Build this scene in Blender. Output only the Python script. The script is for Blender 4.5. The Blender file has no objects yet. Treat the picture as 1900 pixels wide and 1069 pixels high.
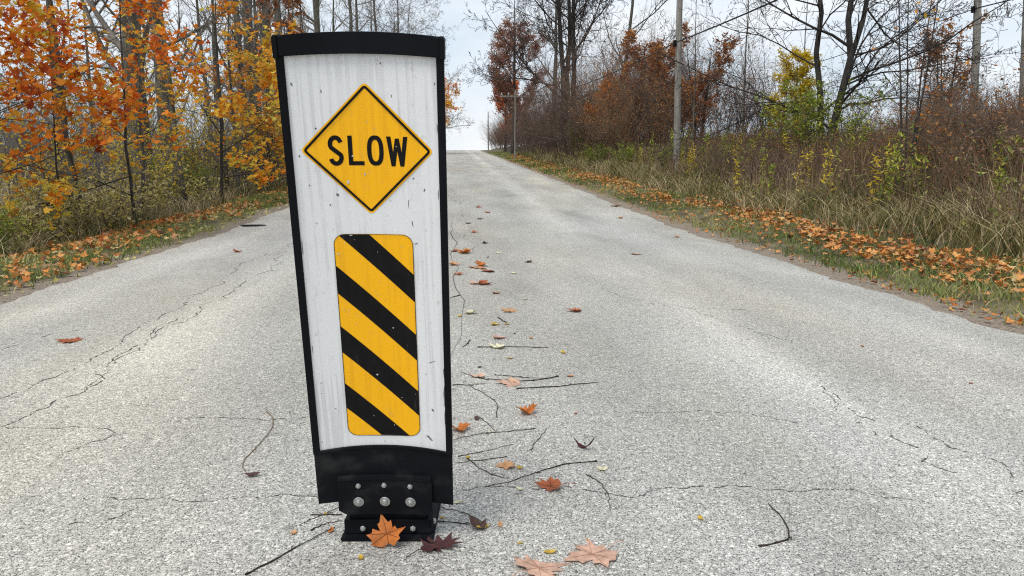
import bpy, bmesh, math, random
import numpy as np
from mathutils import Matrix, Vector
S = bpy.context.scene
COL = S.collection
rad = math.radians

# ------------------------------------------------------------------ camera
CAM_H = 0.94
YAW, PITCH = rad(4.3135), rad(9.7397)
FPX = 1372.0
c_f = np.array([math.sin(YAW)*math.cos(PITCH), math.cos(YAW)*math.cos(PITCH), -math.sin(PITCH)])
c_r = np.array([math.cos(YAW), -math.sin(YAW), 0.0])
c_u = np.cross(c_r, c_f)
cd = bpy.data.cameras.new('camera')
cd.sensor_width = 36; cd.lens = 36*FPX/1900; cd.clip_start = 0.05; cd.clip_end = 6000
cam = bpy.data.objects.new('camera', cd); COL.objects.link(cam)
M4 = Matrix.Identity(4)
for i in range(3):
    M4[i][0], M4[i][1], M4[i][2] = c_r[i], c_u[i], -c_f[i]
M4[2][3] = CAM_H
cam.matrix_world = M4
S.camera = cam

# ------------------------------------------------------------------ sky, sun, exposure
SUN_EL, SUN_AZ = rad(58), rad(215)
w = bpy.data.worlds.new('World'); S.world = w; w.use_nodes = True
nt = w.node_tree; nt.nodes.clear(); N = nt.nodes.new; L = nt.links.new
out = N('ShaderNodeOutputWorld'); bg = N('ShaderNodeBackground')
sky = N('ShaderNodeTexSky'); sky.sky_type = 'NISHITA'; sky.sun_disc = False
sky.sun_elevation = SUN_EL; sky.sun_rotation = SUN_AZ; sky.air_density = 1.2; sky.dust_density = 2.0
tc = N('ShaderNodeTexCoord'); mp = N('ShaderNodeMapping'); mp.inputs['Scale'].default_value = (1.0, 1.0, 3.2)
mp.inputs['Rotation'].default_value = (0.15, 0.1, 0.4)
nz = N('ShaderNodeTexNoise'); nz.inputs['Scale'].default_value = 2.6; nz.inputs['Detail'].default_value = 6; nz.inputs['Roughness'].default_value = 0.55
rp = N('ShaderNodeValToRGB')
rp.color_ramp.elements[0].position = 0.34; rp.color_ramp.elements[0].color = (4.0, 4.75, 5.55, 1)
rp.color_ramp.elements[1].position = 0.66; rp.color_ramp.elements[1].color = (6.2, 6.4, 6.6, 1)
mx = N('ShaderNodeMix'); mx.data_type = 'RGBA'; mx.inputs['Factor'].default_value = 0.9
L(tc.outputs['Generated'], mp.inputs['Vector']); L(mp.outputs['Vector'], nz.inputs['Vector'])
L(nz.outputs['Fac'], rp.inputs['Fac']); L(sky.outputs['Color'], mx.inputs[6]); L(rp.outputs['Color'], mx.inputs[7])
L(mx.outputs[2], bg.inputs['Color']); bg.inputs['Strength'].default_value = 0.1
L(bg.outputs['Background'], out.inputs['Surface'])
sl = bpy.data.lights.new('sun', 'SUN'); sl.energy = 1.5; sl.angle = rad(25); sl.color = (1, .97, .92)
so = bpy.data.objects.new('sun', sl); COL.objects.link(so)
so.rotation_euler = (math.pi/2-SUN_EL, 0, math.pi-SUN_AZ)
so.location = (0, -5, 30)
S.view_settings.view_transform = 'Standard'; S.view_settings.look = 'None'
S.view_settings.gamma = 1; S.view_settings.use_curve_mapping = False
S.view_settings.exposure = 0.72
S.cycles.use_denoising = False; S.cycles.filter_width = 1.15

# ------------------------------------------------------------------ helpers
def ray(px, py):
    return c_f + c_r*(px-950)/FPX - c_u*(py-534.5)/FPX
PY = [-60, 8, 10, 12, 14.5, 17, 21, 30, 41, 70, 96, 104, 112, 118, 130, 160, 220, 400, 3000]
PZ = [0, 0, .012, .05, .11, .19, .30, .54, .84, 1.60, 2.26, 2.42, 2.50, 2.50, 2.25, 1.1, -2.5, -12, -30]
def zroad(y): return np.interp(y, PY, PZ)-.0125   # the asphalt surface near the camera is at z = 0
GX = [-400, -120, -60, -25, -14, -9, -6.2, -4.9, -4.2, -3.55, -3.2, -3.0, 3.0, 3.2, 3.6, 4.2, 4.8, 6, 8, 12, 20, 60, 300]
GZ = [5, 1.5, .5, -.05, -.12, -.22, -.25, -.12, -.03, -.015, -.02, -.05, -.05, -.02, -.01, .03, .07, .36, .80, 1.22, 1.35, 1.6, 3]
def hnoise(x, y):
    return (np.sin(x*1.7+1.3*np.sin(y*.9))*np.cos(y*1.3+.7*np.sin(x*1.1)) + .5*np.sin(x*3.9+y*2.3)*np.cos(y*4.1-x*1.7))
def zg(x, y):
    x = np.asarray(x, float); y = np.asarray(y, float)
    off = np.interp(x, GX, GZ)
    off = np.where(x > 4, off*np.interp(y, [0, 30, 60], [1, .85, .6]), off)
    amp = np.interp(np.abs(x), [3.2, 4.2, 6, 12], [.004, .02, .07, .12])
    return zroad(y) + off + amp*hnoise(x, y)
def road_pt(px, py, dz=0.0):
    d = ray(px, py); z = 0.0
    for _ in range(12):
        t = (z-CAM_H)/d[2]; z = float(zroad(d[1]*t))+.012+dz
    return np.array([0, 0, CAM_H])+d*t
def at(px, py, Y):
    d = ray(px, py); return np.array([0, 0, CAM_H])+d*(Y/d[1])

def link(o, parent=None):
    COL.objects.link(o)
    if parent is not None: o.parent = parent
    return o
def tag(o, label=None, cat=None, group=None, kind=None):
    if label: o['label'] = label
    if cat: o['category'] = cat
    if group: o['group'] = group
    if kind: o['kind'] = kind
    return o
def mesh(name, V, Fs, mat=None, smooth=False, tint=None):
    V = np.asarray(V, np.float32)
    me = bpy.data.meshes.new(name)
    if isinstance(Fs, np.ndarray): Fs = [Fs]
    Fs = [np.asarray(f, np.int32) for f in Fs if len(f)]
    me.vertices.add(len(V)); me.vertices.foreach_set('co', V.ravel())
    nl = sum(f.size for f in Fs); npol = sum(len(f) for f in Fs)
    me.loops.add(nl); me.loops.foreach_set('vertex_index', np.concatenate([f.ravel() for f in Fs]))
    sizes = np.concatenate([np.full(len(f), f.shape[1], np.int32) for f in Fs])
    starts = np.concatenate([[0], np.cumsum(sizes)[:-1]]).astype(np.int32)
    me.polygons.add(npol); me.polygons.foreach_set('loop_start', starts); me.polygons.foreach_set('loop_total', sizes)
    me.polygons.foreach_set('use_smooth', np.full(npol, smooth))
    if tint is not None:
        a = me.attributes.new('tint', 'FLOAT', 'POINT'); a.data.foreach_set('value', np.asarray(tint, np.float32))
    me.update(calc_edges=True)
    if mat: me.materials.append(mat)
    return me
def obj(name, me, parent=None, loc=(0, 0, 0), rot=(0, 0, 0)):
    o = bpy.data.objects.new(name, me); link(o, parent); o.location = loc; o.rotation_euler = rot
    return o
def empty(name, loc, rz=0):
    o = bpy.data.objects.new(name, None); o.empty_display_size = .1; link(o); o.location = loc; o.rotation_euler = (0, 0, rz)
    return o
CH = {}
def dup(o, parent=None):
    c = o.copy(); link(c, parent)
    for ch in list(o.children): dup(ch, c)
    return c

# ------------------------------------------------------------------ materials
def newmat(name, rough=.7, spec=.3):
    m = bpy.data.materials.new(name); m.use_nodes = True
    b = m.node_tree.nodes['Principled BSDF']
    b.inputs['Roughness'].default_value = rough; b.inputs['Specular IOR Level'].default_value = spec
    return m, m.node_tree, b
def ramp(t, cols, pos=None):
    r = t.nodes.new('ShaderNodeValToRGB'); e = r.color_ramp.elements
    n = len(cols); pos = pos or [i/(n-1) for i in range(n)]
    while len(e) < n: e.new(.5)
    for i in range(n): e[i].position = pos[i]; e[i].color = (*cols[i], 1)
    return r
def noisemat(name, cols, scale=8, rough=.8, bump=.3, stretch=(1, 1, 1), pos=None, spec=.25, detail=5, dist=.01):
    m, t, b = newmat(name, rough, spec)
    tc = t.nodes.new('ShaderNodeTexCoord'); mp = t.nodes.new('ShaderNodeMapping'); mp.inputs['Scale'].default_value = stretch
    n = t.nodes.new('ShaderNodeTexNoise'); n.inputs['Scale'].default_value = scale; n.inputs['Detail'].default_value = detail
    t.links.new(tc.outputs['Object'], mp.inputs['Vector']); t.links.new(mp.outputs['Vector'], n.inputs['Vector'])
    r = ramp(t, cols, pos or [.3+.4*i/(len(cols)-1) for i in range(len(cols))])
    t.links.new(n.outputs['Fac'], r.inputs['Fac']); t.links.new(r.outputs['Color'], b.inputs['Base Color'])
    if bump:
        bp = t.nodes.new('ShaderNodeBump'); bp.inputs['Strength'].default_value = bump; bp.inputs['Distance'].default_value = dist
        t.links.new(n.outputs['Fac'], bp.inputs['Height']); t.links.new(bp.outputs['Normal'], b.inputs['Normal'])
    return m
def leafmat(name, cols, transl=.42, byobj=False, rough=.6, spot=.25):
    m, t, b = newmat(name, rough, .3)
    r = ramp(t, cols)
    if byobj:
        a = t.nodes.new('ShaderNodeObjectInfo'); src = a.outputs['Random']
    else:
        a = t.nodes.new('ShaderNodeAttribute'); a.attribute_name = 'tint'; src = a.outputs['Fac']
    t.links.new(src, r.inputs['Fac'])
    tc = t.nodes.new('ShaderNodeTexCoord'); n = t.nodes.new('ShaderNodeTexNoise'); n.inputs['Scale'].default_value = 45; n.inputs['Detail'].default_value = 3
    t.links.new(tc.outputs['Object'], n.inputs['Vector'])
    mr = t.nodes.new('ShaderNodeMapRange'); mr.inputs[1].default_value = .3; mr.inputs[2].default_value = .7; mr.inputs[3].default_value = 1-spot; mr.inputs[4].default_value = 1+spot*.6
    t.links.new(n.outputs['Fac'], mr.inputs[0])
    mu = t.nodes.new('ShaderNodeVectorMath'); mu.operation = 'SCALE'
    t.links.new(r.outputs['Color'], mu.inputs[0]); t.links.new(mr.outputs[0], mu.inputs['Scale'])
    t.links.new(mu.outputs[0], b.inputs['Base Color'])
    if transl:
        tr = t.nodes.new('ShaderNodeBsdfTranslucent'); ms = t.nodes.new('ShaderNodeMixShader'); ms.inputs[0].default_value = transl
        t.links.new(mu.outputs[0], tr.inputs['Color'])
        t.links.new(b.outputs[0], ms.inputs[1]); t.links.new(tr.outputs[0], ms.inputs[2])
        t.links.new(ms.outputs[0], t.nodes['Material Output'].inputs['Surface'])
    return m

MAT = {}
MAT['bark_grey'] = noisemat('bark_grey', [(.035, .032, .025), (.088, .082, .064), (.165, .157, .128)], 9, .9, .8, (3, 3, .5), dist=.03)
MAT['bark_dark'] = noisemat('bark_dark', [(.018, .016, .014), (.045, .04, .036), (.085, .078, .07)], 9, .9, .8, (3, 3, .5), dist=.03)
MAT['twig_dark'] = noisemat('twig_dark', [(.028, .023, .02), (.06, .05, .045)], 3, .85, 0)
MAT['twig_black'] = noisemat('twig_black', [(.012, .009, .008), (.035, .026, .022), (.07, .055, .045)], 90, .8, 0)
MAT['twig_grey'] = noisemat('twig_grey', [(.11, .095, .08), (.24, .21, .18)], 3, .85, 0)
MAT['twig_purple'] = noisemat('twig_purple', [(.05, .034, .028), (.13, .09, .072), (.24, .18, .145)], 2, .85, 0)
MAT['twig_brown'] = noisemat('twig_brown', [(.06, .042, .028), (.24, .175, .115)], 2, .85, 0)
MAT['pole'] = noisemat('pole_wood', [(.12, .11, .095), (.22, .205, .18), (.31, .295, .265)], 6, .85, .5, (6, 6, .25))
MAT['black_plastic'] = noisemat('black_plastic', [(.003, .0035, .005), (.006, .0065, .009), (.045, .046, .048)], 7, .5, .1, (1, 1, .5), [.3, .58, .8], spec=.12, dist=.002)
MAT['black_rubber'] = noisemat('black_rubber', [(.003, .0035, .005), (.006, .0065, .009), (.034, .034, .033)], 11, .62, .15, (1, 1, 1.4), [.3, .54, .78], spec=.12, dist=.002)
m, t, b = newmat('zinc', .35, .5); b.inputs['Metallic'].default_value = .8; b.inputs['Roughness'].default_value = .48; b.inputs['Base Color'].default_value = (.42, .43, .42, 1); MAT['zinc'] = m
MAT['wire'] = noisemat('wire_black', [(.02, .02, .02), (.035, .035, .035)], 3, .7, 0)
MAT['chip'] = noisemat('chip_grey', [(.35, .35, .34), (.7, .7, .68)], 300, .6, 0)
MAT['scuff'] = noisemat('scuff_dark', [(.05, .05, .05), (.22, .22, .22)], 160, .7, 0)
MAT['print_black'] = noisemat('print_black', [(.006, .006, .0065), (.010, .0095, .0095), (.04, .035, .028)], 60, .55, 0, (1, 1, .3), [.3, .66, .8], spec=.12)

def sheeting(name, base, alt, dirt, bandamt):
    """prismatic retro-reflective sheeting: fine diamond cells, uneven vertical bands, dirt and scratches"""
    m, t, b = newmat(name, .42, .35); n = t.nodes.new; l = t.links.new
    tc = n('ShaderNodeTexCoord')
    mp = n('ShaderNodeMapping'); mp.inputs['Scale'].default_value = (90, 1, 2.2); l(tc.outputs['Object'], mp.inputs['Vector'])
    band = n('ShaderNodeTexNoise'); band.inputs['Scale'].default_value = 1; band.inputs['Detail'].default_value = 2; l(mp.outputs[0], band.inputs['Vector'])
    big = n('ShaderNodeTexNoise'); big.inputs['Scale'].default_value = 5; big.inputs['Detail'].default_value = 4; l(tc.outputs['Object'], big.inputs['Vector'])
    mp2 = n('ShaderNodeMapping'); mp2.inputs['Rotation'].default_value = (0, rad(45), 0); mp2.inputs['Scale'].default_value = (230, 1, 230); l(tc.outputs['Object'], mp2.inputs['Vector'])
    ck = n('ShaderNodeTexChecker'); ck.inputs['Scale'].default_value = 1; l(mp2.outputs[0], ck.inputs['Vector'])
    mr = n('ShaderNodeMapRange'); mr.inputs[1].default_value = .49; mr.inputs[2].default_value = .57; l(band.outputs['Fac'], mr.inputs[0])
    mb = n('ShaderNodeMapRange'); mb.inputs[1].default_value = .42; mb.inputs[2].default_value = .60; mb.inputs[3].default_value = .1; l(big.outputs['Fac'], mb.inputs[0])
    k1 = n('ShaderNodeMath'); k1.operation = 'MULTIPLY'; l(mr.outputs[0], k1.inputs[0]); l(mb.outputs[0], k1.inputs[1])
    k2 = n('ShaderNodeMath'); k2.operation = 'MULTIPLY_ADD'; l(ck.outputs['Fac'], k2.inputs[0]); k2.inputs[1].default_value = .35; k2.inputs[2].default_value = .65
    k3 = n('ShaderNodeMath'); k3.operation = 'MULTIPLY'; l(k1.outputs[0], k3.inputs[0]); l(k2.outputs[0], k3.inputs[1])
    k4 = n('ShaderNodeMath'); k4.operation = 'MULTIPLY'; l(k3.outputs[0], k4.inputs[0]); k4.inputs[1].default_value = bandamt
    mx = n('ShaderNodeMix'); mx.data_type = 'RGBA'; mx.inputs[6].default_value = (*base, 1); mx.inputs[7].default_value = (*alt, 1); l(k4.outputs[0], mx.inputs['Factor'])
    # grime specks and streaks
    mp3 = n('ShaderNodeMapping'); mp3.inputs['Scale'].default_value = (60, 60, 32); l(tc.outputs['Object'], mp3.inputs['Vector'])
    sp = n('ShaderNodeTexNoise'); sp.inputs['Scale'].default_value = 1; sp.inputs['Detail'].default_value = 5; sp.inputs['Roughness'].default_value = .7; l(mp3.outputs[0], sp.inputs['Vector'])
    ms = n('ShaderNodeMapRange'); ms.inputs[1].default_value = .60; ms.inputs[2].default_value = .72; ms.inputs[4].default_value = .6; l(sp.outputs['Fac'], ms.inputs[0])
    mx2 = n('ShaderNodeMix'); mx2.data_type = 'RGBA'; mx2.inputs[7].default_value = (*dirt, 1); l(mx.outputs[2], mx2.inputs[6]); l(ms.outputs[0], mx2.inputs['Factor'])
    l(mx2.outputs[2], b.inputs['Base Color'])
    bp = n('ShaderNodeBump'); bp.inputs['Strength'].default_value = .15; bp.inputs['Distance'].default_value = .002; l(big.outputs['Fac'], bp.inputs['Height']); l(bp.outputs[0], b.inputs['Normal'])
    return m
MAT['white_sheet'] = sheeting('white_sheeting', (.76, .76, .765), (.50, .50, .50), (.42, .41, .39), .55)
MAT['yellow_sheet'] = sheeting('yellow_sheeting', (.96, .475, .003), (.78, .36, .004), (.55, .35, .10), .55)

# asphalt: light chips in dark binder
def asphalt():
    m, t, b = newmat('worn_asphalt', .85, .25); n = t.nodes.new; l = t.links.new
    tc = n('ShaderNodeTexCoord')
    wob = n('ShaderNodeTexNoise'); wob.inputs['Scale'].default_value = 90; wob.inputs['Detail'].default_value = 2; l(tc.outputs['Object'], wob.inputs['Vector'])
    vm = n('ShaderNodeVectorMath'); vm.operation = 'MULTIPLY_ADD'; vm.inputs[1].default_value = (.008, .008, 0); l(wob.outputs['Color'], vm.inputs[0]); l(tc.outputs['Object'], vm.inputs[2])
    def vor(scale, feat):
        v = n('ShaderNodeTexVoronoi'); v.voronoi_dimensions = '2D'; v.feature = feat; v.inputs['Scale'].default_value = scale; v.inputs['Randomness'].default_value = 1
        l(vm.outputs[0], v.inputs['Vector']); return v
    v1 = vor(96, 'F1'); v2 = vor(175, 'F1'); v3 = vor(360, 'F1')
    c1, c2, c3 = [n('ShaderNodeSeparateColor') for _ in range(3)]
    for c, v in ((c1, v1), (c2, v2), (c3, v3)): l(v.outputs['Color'], c.inputs[0])
    def mask(v, c, base, var, soft):
        th = n('ShaderNodeMath'); th.operation = 'MULTIPLY_ADD'; th.inputs[1].default_value = var; th.inputs[2].default_value = base; l(c.outputs[1], th.inputs[0])
        df = n('ShaderNodeMath'); df.operation = 'SUBTRACT'; l(th.outputs[0], df.inputs[0]); l(v.outputs['Distance'], df.inputs[1])
        mr = n('ShaderNodeMapRange'); mr.inputs[1].default_value = 0; mr.inputs[2].default_value = soft; l(df.outputs[0], mr.inputs[0]); return mr.outputs[0]
    m1 = mask(v1, c1, -.06, .62, .05); m2 = mask(v2, c2, .04, .54, .07)
    grit = ramp(t, [(.045, .043, .04), (.21, .204, .19), (.44, .43, .395), (.60, .585, .54)], [0, .3, .62, 1]); l(c3.outputs[0], grit.inputs['Fac'])
    st2 = ramp(t, [(.26, .252, .235), (.45, .438, .405), (.56, .545, .50), (.64, .62, .57)], [0, .3, .7, 1]); l(c2.outputs[0], st2.inputs['Fac'])
    st1 = ramp(t, [(.24, .23, .21), (.47, .455, .42), (.62, .60, .55), (.76, .735, .675)], [0, .25, .65, 1]); l(c1.outputs[0], st1.inputs['Fac'])
    ma = n('ShaderNodeMix'); ma.data_type = 'RGBA'; l(m2, ma.inputs['Factor']); l(grit.outputs[0], ma.inputs[6]); l(st2.outputs[0], ma.inputs[7])
    mxs = n('ShaderNodeMix'); mxs.data_type = 'RGBA'; l(m1, mxs.inputs['Factor']); l(ma.outputs[2], mxs.inputs[6]); l(st1.outputs[0], mxs.inputs[7])
    # patchy binder
    pn = n('ShaderNodeTexNoise'); pn.inputs['Scale'].default_value = 1.6; pn.inputs['Detail'].default_value = 6; mpp = n('ShaderNodeMapping'); mpp.inputs['Scale'].default_value = (1, .28, 1); l(tc.outputs['Object'], mpp.inputs['Vector']); l(mpp.outputs[0], pn.inputs['Vector'])
    pr = n('ShaderNodeMapRange'); pr.inputs[1].default_value = .3; pr.inputs[2].default_value = .7; pr.inputs[3].default_value = .84; pr.inputs[4].default_value = 1.18; l(pn.outputs['Fac'], pr.inputs[0])
    pk = n('ShaderNodeTexNoise'); pk.inputs['Scale'].default_value = 26; pk.inputs['Detail'].default_value = 4; l(tc.outputs['Object'], pk.inputs['Vector'])
    pkr = n('ShaderNodeMapRange'); pkr.inputs[1].default_value = .28; pkr.inputs[2].default_value = .42; pkr.inputs[3].default_value = .66; pkr.inputs[4].default_value = 1; l(pk.outputs['Fac'], pkr.inputs[0])
    # polished wheel paths along the road
    sx = n('ShaderNodeSeparateXYZ'); l(tc.outputs['Object'], sx.inputs[0])
    ax = n('ShaderNodeMath'); ax.operation = 'ABSOLUTE'; l(sx.outputs['X'], ax.inputs[0])
    mpw = n('ShaderNodeMapping'); mpw.inputs['Scale'].default_value = (2.2, .12, 1); l(tc.outputs['Object'], mpw.inputs['Vector'])
    wn = n('ShaderNodeTexNoise'); wn.inputs['Scale'].default_value = 1; wn.inputs['Detail'].default_value = 4; l(mpw.outputs[0], wn.inputs['Vector'])
    wa = n('ShaderNodeMath'); wa.operation = 'MULTIPLY_ADD'; wa.inputs[1].default_value = .5; l(wn.outputs['Fac'], wa.inputs[0]); l(ax.outputs[0], wa.inputs[2])
    wr = ramp(t, [(.93,)*3, (.96,)*3, (1.20,)*3, (.96,)*3, (1.09,)*3, (.94,)*3], [0, .33, .46, .54, .74, .98])
    ws = n('ShaderNodeMath'); ws.operation = 'DIVIDE'; ws.inputs[1].default_value = 3.9; l(wa.outputs[0], ws.inputs[0]); l(ws.outputs[0], wr.inputs['Fac'])
    cur = mxs.outputs[2]
    for f in (pr.outputs[0], pkr.outputs[0], wr.outputs[0]):
        s = n('ShaderNodeVectorMath'); s.operation = 'SCALE'; l(cur, s.inputs[0]); l(f, s.inputs['Scale']); cur = s.outputs[0]
    # warm dust and cool binder patches, a few old stains
    wn2 = n('ShaderNodeTexNoise'); wn2.inputs['Scale'].default_value = .55; wn2.inputs['Detail'].default_value = 5; l(mpp.outputs[0], wn2.inputs['Vector'])
    wrm = ramp(t, [(.985, .985, 1.01), (1.015, 1, .965), (1.05, 1.0, .91)], [.32, .5, .68]); l(wn2.outputs['Fac'], wrm.inputs['Fac'])
    vmm = n('ShaderNodeVectorMath'); vmm.operation = 'MULTIPLY'; l(cur, vmm.inputs[0]); l(wrm.outputs[0], vmm.inputs[1])
    stn = n('ShaderNodeTexNoise'); stn.inputs['Scale'].default_value = 1.1; stn.inputs['Detail'].default_value = 7; stn.inputs['Distortion'].default_value = .4
    mps = n('ShaderNodeMapping'); mps.inputs['Location'].default_value = (3.1, 7.7, 0); mps.inputs['Scale'].default_value = (1, .4, 1); l(tc.outputs['Object'], mps.inputs['Vector']); l(mps.outputs[0], stn.inputs['Vector'])
    str_ = n('ShaderNodeMapRange'); str_.inputs[1].default_value = .60; str_.inputs[2].default_value = .72; str_.inputs[3].default_value = 1; str_.inputs[4].default_value = .82; l(stn.outputs['Fac'], str_.inputs[0])
    vms = n('ShaderNodeVectorMath'); vms.operation = 'SCALE'; l(vmm.outputs[0], vms.inputs[0]); l(str_.outputs[0], vms.inputs['Scale'])
    l(vms.outputs[0], b.inputs['Base Color'])
    ha = n('ShaderNodeMath'); ha.operation = 'MULTIPLY_ADD'; ha.inputs[1].default_value = .6; l(m2, ha.inputs[0]); l(m1, ha.inputs[2])
    bp = n('ShaderNodeBump'); bp.inputs['Strength'].default_value = .8; bp.inputs['Distance'].default_value = .003; l(ha.outputs[0], bp.inputs['Height']); l(bp.outputs[0], b.inputs['Normal'])
    return m
MAT['asphalt'] = asphalt()
MAT['crack'] = noisemat('crack_dark', [(.03, .029, .026), (.13, .125, .115)], 150, .9, 0)

def groundmat():
    m, t, b = newmat('verge_soil', .95, .15); n = t.nodes.new; l = t.links.new
    tc = n('ShaderNodeTexCoord'); sx = n('ShaderNodeSeparateXYZ'); l(tc.outputs['Object'], sx.inputs[0])
    ax = n('ShaderNodeMath'); ax.operation = 'ABSOLUTE'; l(sx.outputs['X'], ax.inputs[0])
    n1 = n('ShaderNodeTexNoise'); n1.inputs['Scale'].default_value = 2.5; n1.inputs['Detail'].default_value = 6; l(tc.outputs['Object'], n1.inputs['Vector'])
    n2 = n('ShaderNodeTexNoise'); n2.inputs['Scale'].default_value = 70; n2.inputs['Detail'].default_value = 4; l(tc.outputs['Object'], n2.inputs['Vector'])
    soil = ramp(t, [(.055, .045, .03), (.12, .10, .06), (.19, .16, .10)], [.3, .5, .7]); l(n1.outputs['Fac'], soil.inputs['Fac'])
    sand = ramp(t, [(.12, .095, .07), (.24, .195, .15), (.36, .31, .25)], [.3, .5, .7]); l(n2.outputs['Fac'], sand.inputs['Fac'])
    ad = n('ShaderNodeMath'); ad.operation = 'MULTIPLY_ADD'; ad.inputs[1].default_value = .7; l(n1.outputs['Fac'], ad.inputs[0]); l(ax.outputs[0], ad.inputs[2])
    mr = n('ShaderNodeMapRange'); mr.inputs[1].default_value = 3.78; mr.inputs[2].default_value = 3.95; l(ad.outputs[0], mr.inputs[0])
    mx = n('ShaderNodeMix'); mx.data_type = 'RGBA'; l(mr.outputs[0], mx.inputs['Factor']); l(sand.outputs[0], mx.inputs[6]); l(soil.outputs[0], mx.inputs[7])
    l(mx.outputs[2], b.inputs['Base Color'])
    bp = n('ShaderNodeBump'); bp.inputs['Strength'].default_value = .7; bp.inputs['Distance'].default_value = .02; l(n2.outputs['Fac'], bp.inputs['Height']); l(bp.outputs[0], b.inputs['Normal'])
    return m
MAT['ground'] = groundmat()

RUST = [(.16, .03, .012), (.30, .055, .012), (.46, .105, .012), (.56, .16, .018), (.62, .22, .03)]
ORANGE = [(.30, .045, .015), (.52, .095, .012), (.70, .165, .012), (.78, .24, .018), (.82, .38, .04)]
GOLD = [(.48, .10, .015), (.72, .22, .018), (.82, .36, .025), (.86, .52, .05), (.68, .56, .08)]
MAT['leaf_orange'] = leafmat('leaf_orange', ORANGE)
MAT['leaf_orange_obj'] = leafmat('leaf_orange_single', ORANGE, byobj=True)
MAT['leaf_gold'] = leafmat('leaf_gold', GOLD)
MAT['leaf_gold_obj'] = leafmat('leaf_gold_single', GOLD, byobj=True)
MAT['leaf_rust'] = leafmat('leaf_rust', [(.13, .05, .035), (.24, .09, .05), (.40, .15, .05), (.52, .26, .08)])
MAT['leaf_red'] = leafmat('leaf_red', [(.18, .085, .065), (.29, .14, .10), (.42, .20, .13), (.50, .30, .20)])
MAT['leaf_lime'] = leafmat('leaf_lime', [(.12, .18, .02), (.26, .33, .035), (.48, .50, .06), (.66, .62, .13)])
MAT['leaf_yellow'] = leafmat('leaf_yellow', [(.40, .32, .03), (.68, .50, .03), (.82, .66, .07), (.62, .38, .05)])
MAT['leaf_cream'] = leafmat('leaf_cream', [(.46, .38, .10), (.74, .68, .38), (.60, .52, .12), (.34, .30, .07)])
MAT['leaf_brown'] = leafmat('leaf_brown', [(.10, .055, .04), (.20, .11, .07), (.30, .19, .11), (.16, .08, .06)], .2)
MAT['litter'] = leafmat('leaf_litter', [(.13, .055, .03), (.38, .12, .03), (.62, .22, .04), (.66, .34, .11), (.28, .16, .09), (.68, .50, .22)], .15)
MAT['litter_obj'] = leafmat('leaf_litter_single', [(.13, .055, .03), (.36, .10, .03), (.60, .18, .03), (.64, .30, .10), (.28, .15, .085), (.66, .48, .22)], .15, byobj=True)
MAT['grass_green'] = leafmat('grass_green', [(.05, .08, .018), (.14, .19, .04), (.27, .30, .085), (.52, .44, .22)], .2)
MAT['grass_tan'] = leafmat('grass_tan', [(.10, .095, .035), (.22, .185, .08), (.38, .30, .15), (.56, .45, .26), (.72, .62, .43)], .2)
MAT['grass_mix'] = leafmat('grass_mix', [(.025, .028, .010), (.075, .088, .022), (.15, .145, .04), (.26, .19, .085), (.56, .45, .27)], .2)
MAT['weed_green'] = leafmat('weed_green', [(.04, .055, .016), (.11, .15, .032), (.26, .29, .06), (.50, .44, .12), (.30, .20, .07)], .3)
MAT['hair_brown'] = leafmat('dead_stems', [(.05, .028, .02), (.13, .075, .045), (.22, .14, .085), (.34, .25, .16)], .1)

# ------------------------------------------------------------------ geometry generators
def tubes(paths, radii, sides, jitter=None):
    """batch of tubes: paths (N,P,3), radii (N,P)"""
    paths = np.asarray(paths, float); Nn, P, _ = paths.shape
    tan = np.gradient(paths, axis=1); tan /= np.linalg.norm(tan, axis=2, keepdims=True)+1e-9
    ref = np.where(np.abs(tan[:, :1, 2:3]) > .8, np.array([1., 0, 0]), np.array([0, 0, 1.]))
    ref = np.broadcast_to(ref, tan.shape)
    a = np.cross(tan, ref); a /= np.linalg.norm(a, axis=2, keepdims=True)+1e-9
    bb = np.cross(tan, a)
    th = np.arange(sides)*2*np.pi/sides
    V = paths[:, :, None, :] + radii[:, :, None, None]*(a[:, :, None, :]*np.cos(th)[None, None, :, None]+bb[:, :, None, :]*np.sin(th)[None, None, :, None])
    idx = np.arange(Nn*P*sides).reshape(Nn, P, sides)
    q = np.stack([idx[:, :-1, :], np.roll(idx, -1, 2)[:, :-1, :], np.roll(idx, -1, 2)[:, 1:, :], idx[:, 1:, :]], -1).reshape(-1, 4)
    return V.reshape(-1, 3), q
def join(parts):
    Vs, Fs, o = [], [], 0
    for V, F in parts:
        Vs.append(V); Fs.append(F+o); o += len(V)
    return np.concatenate(Vs), np.concatenate(Fs)
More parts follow.
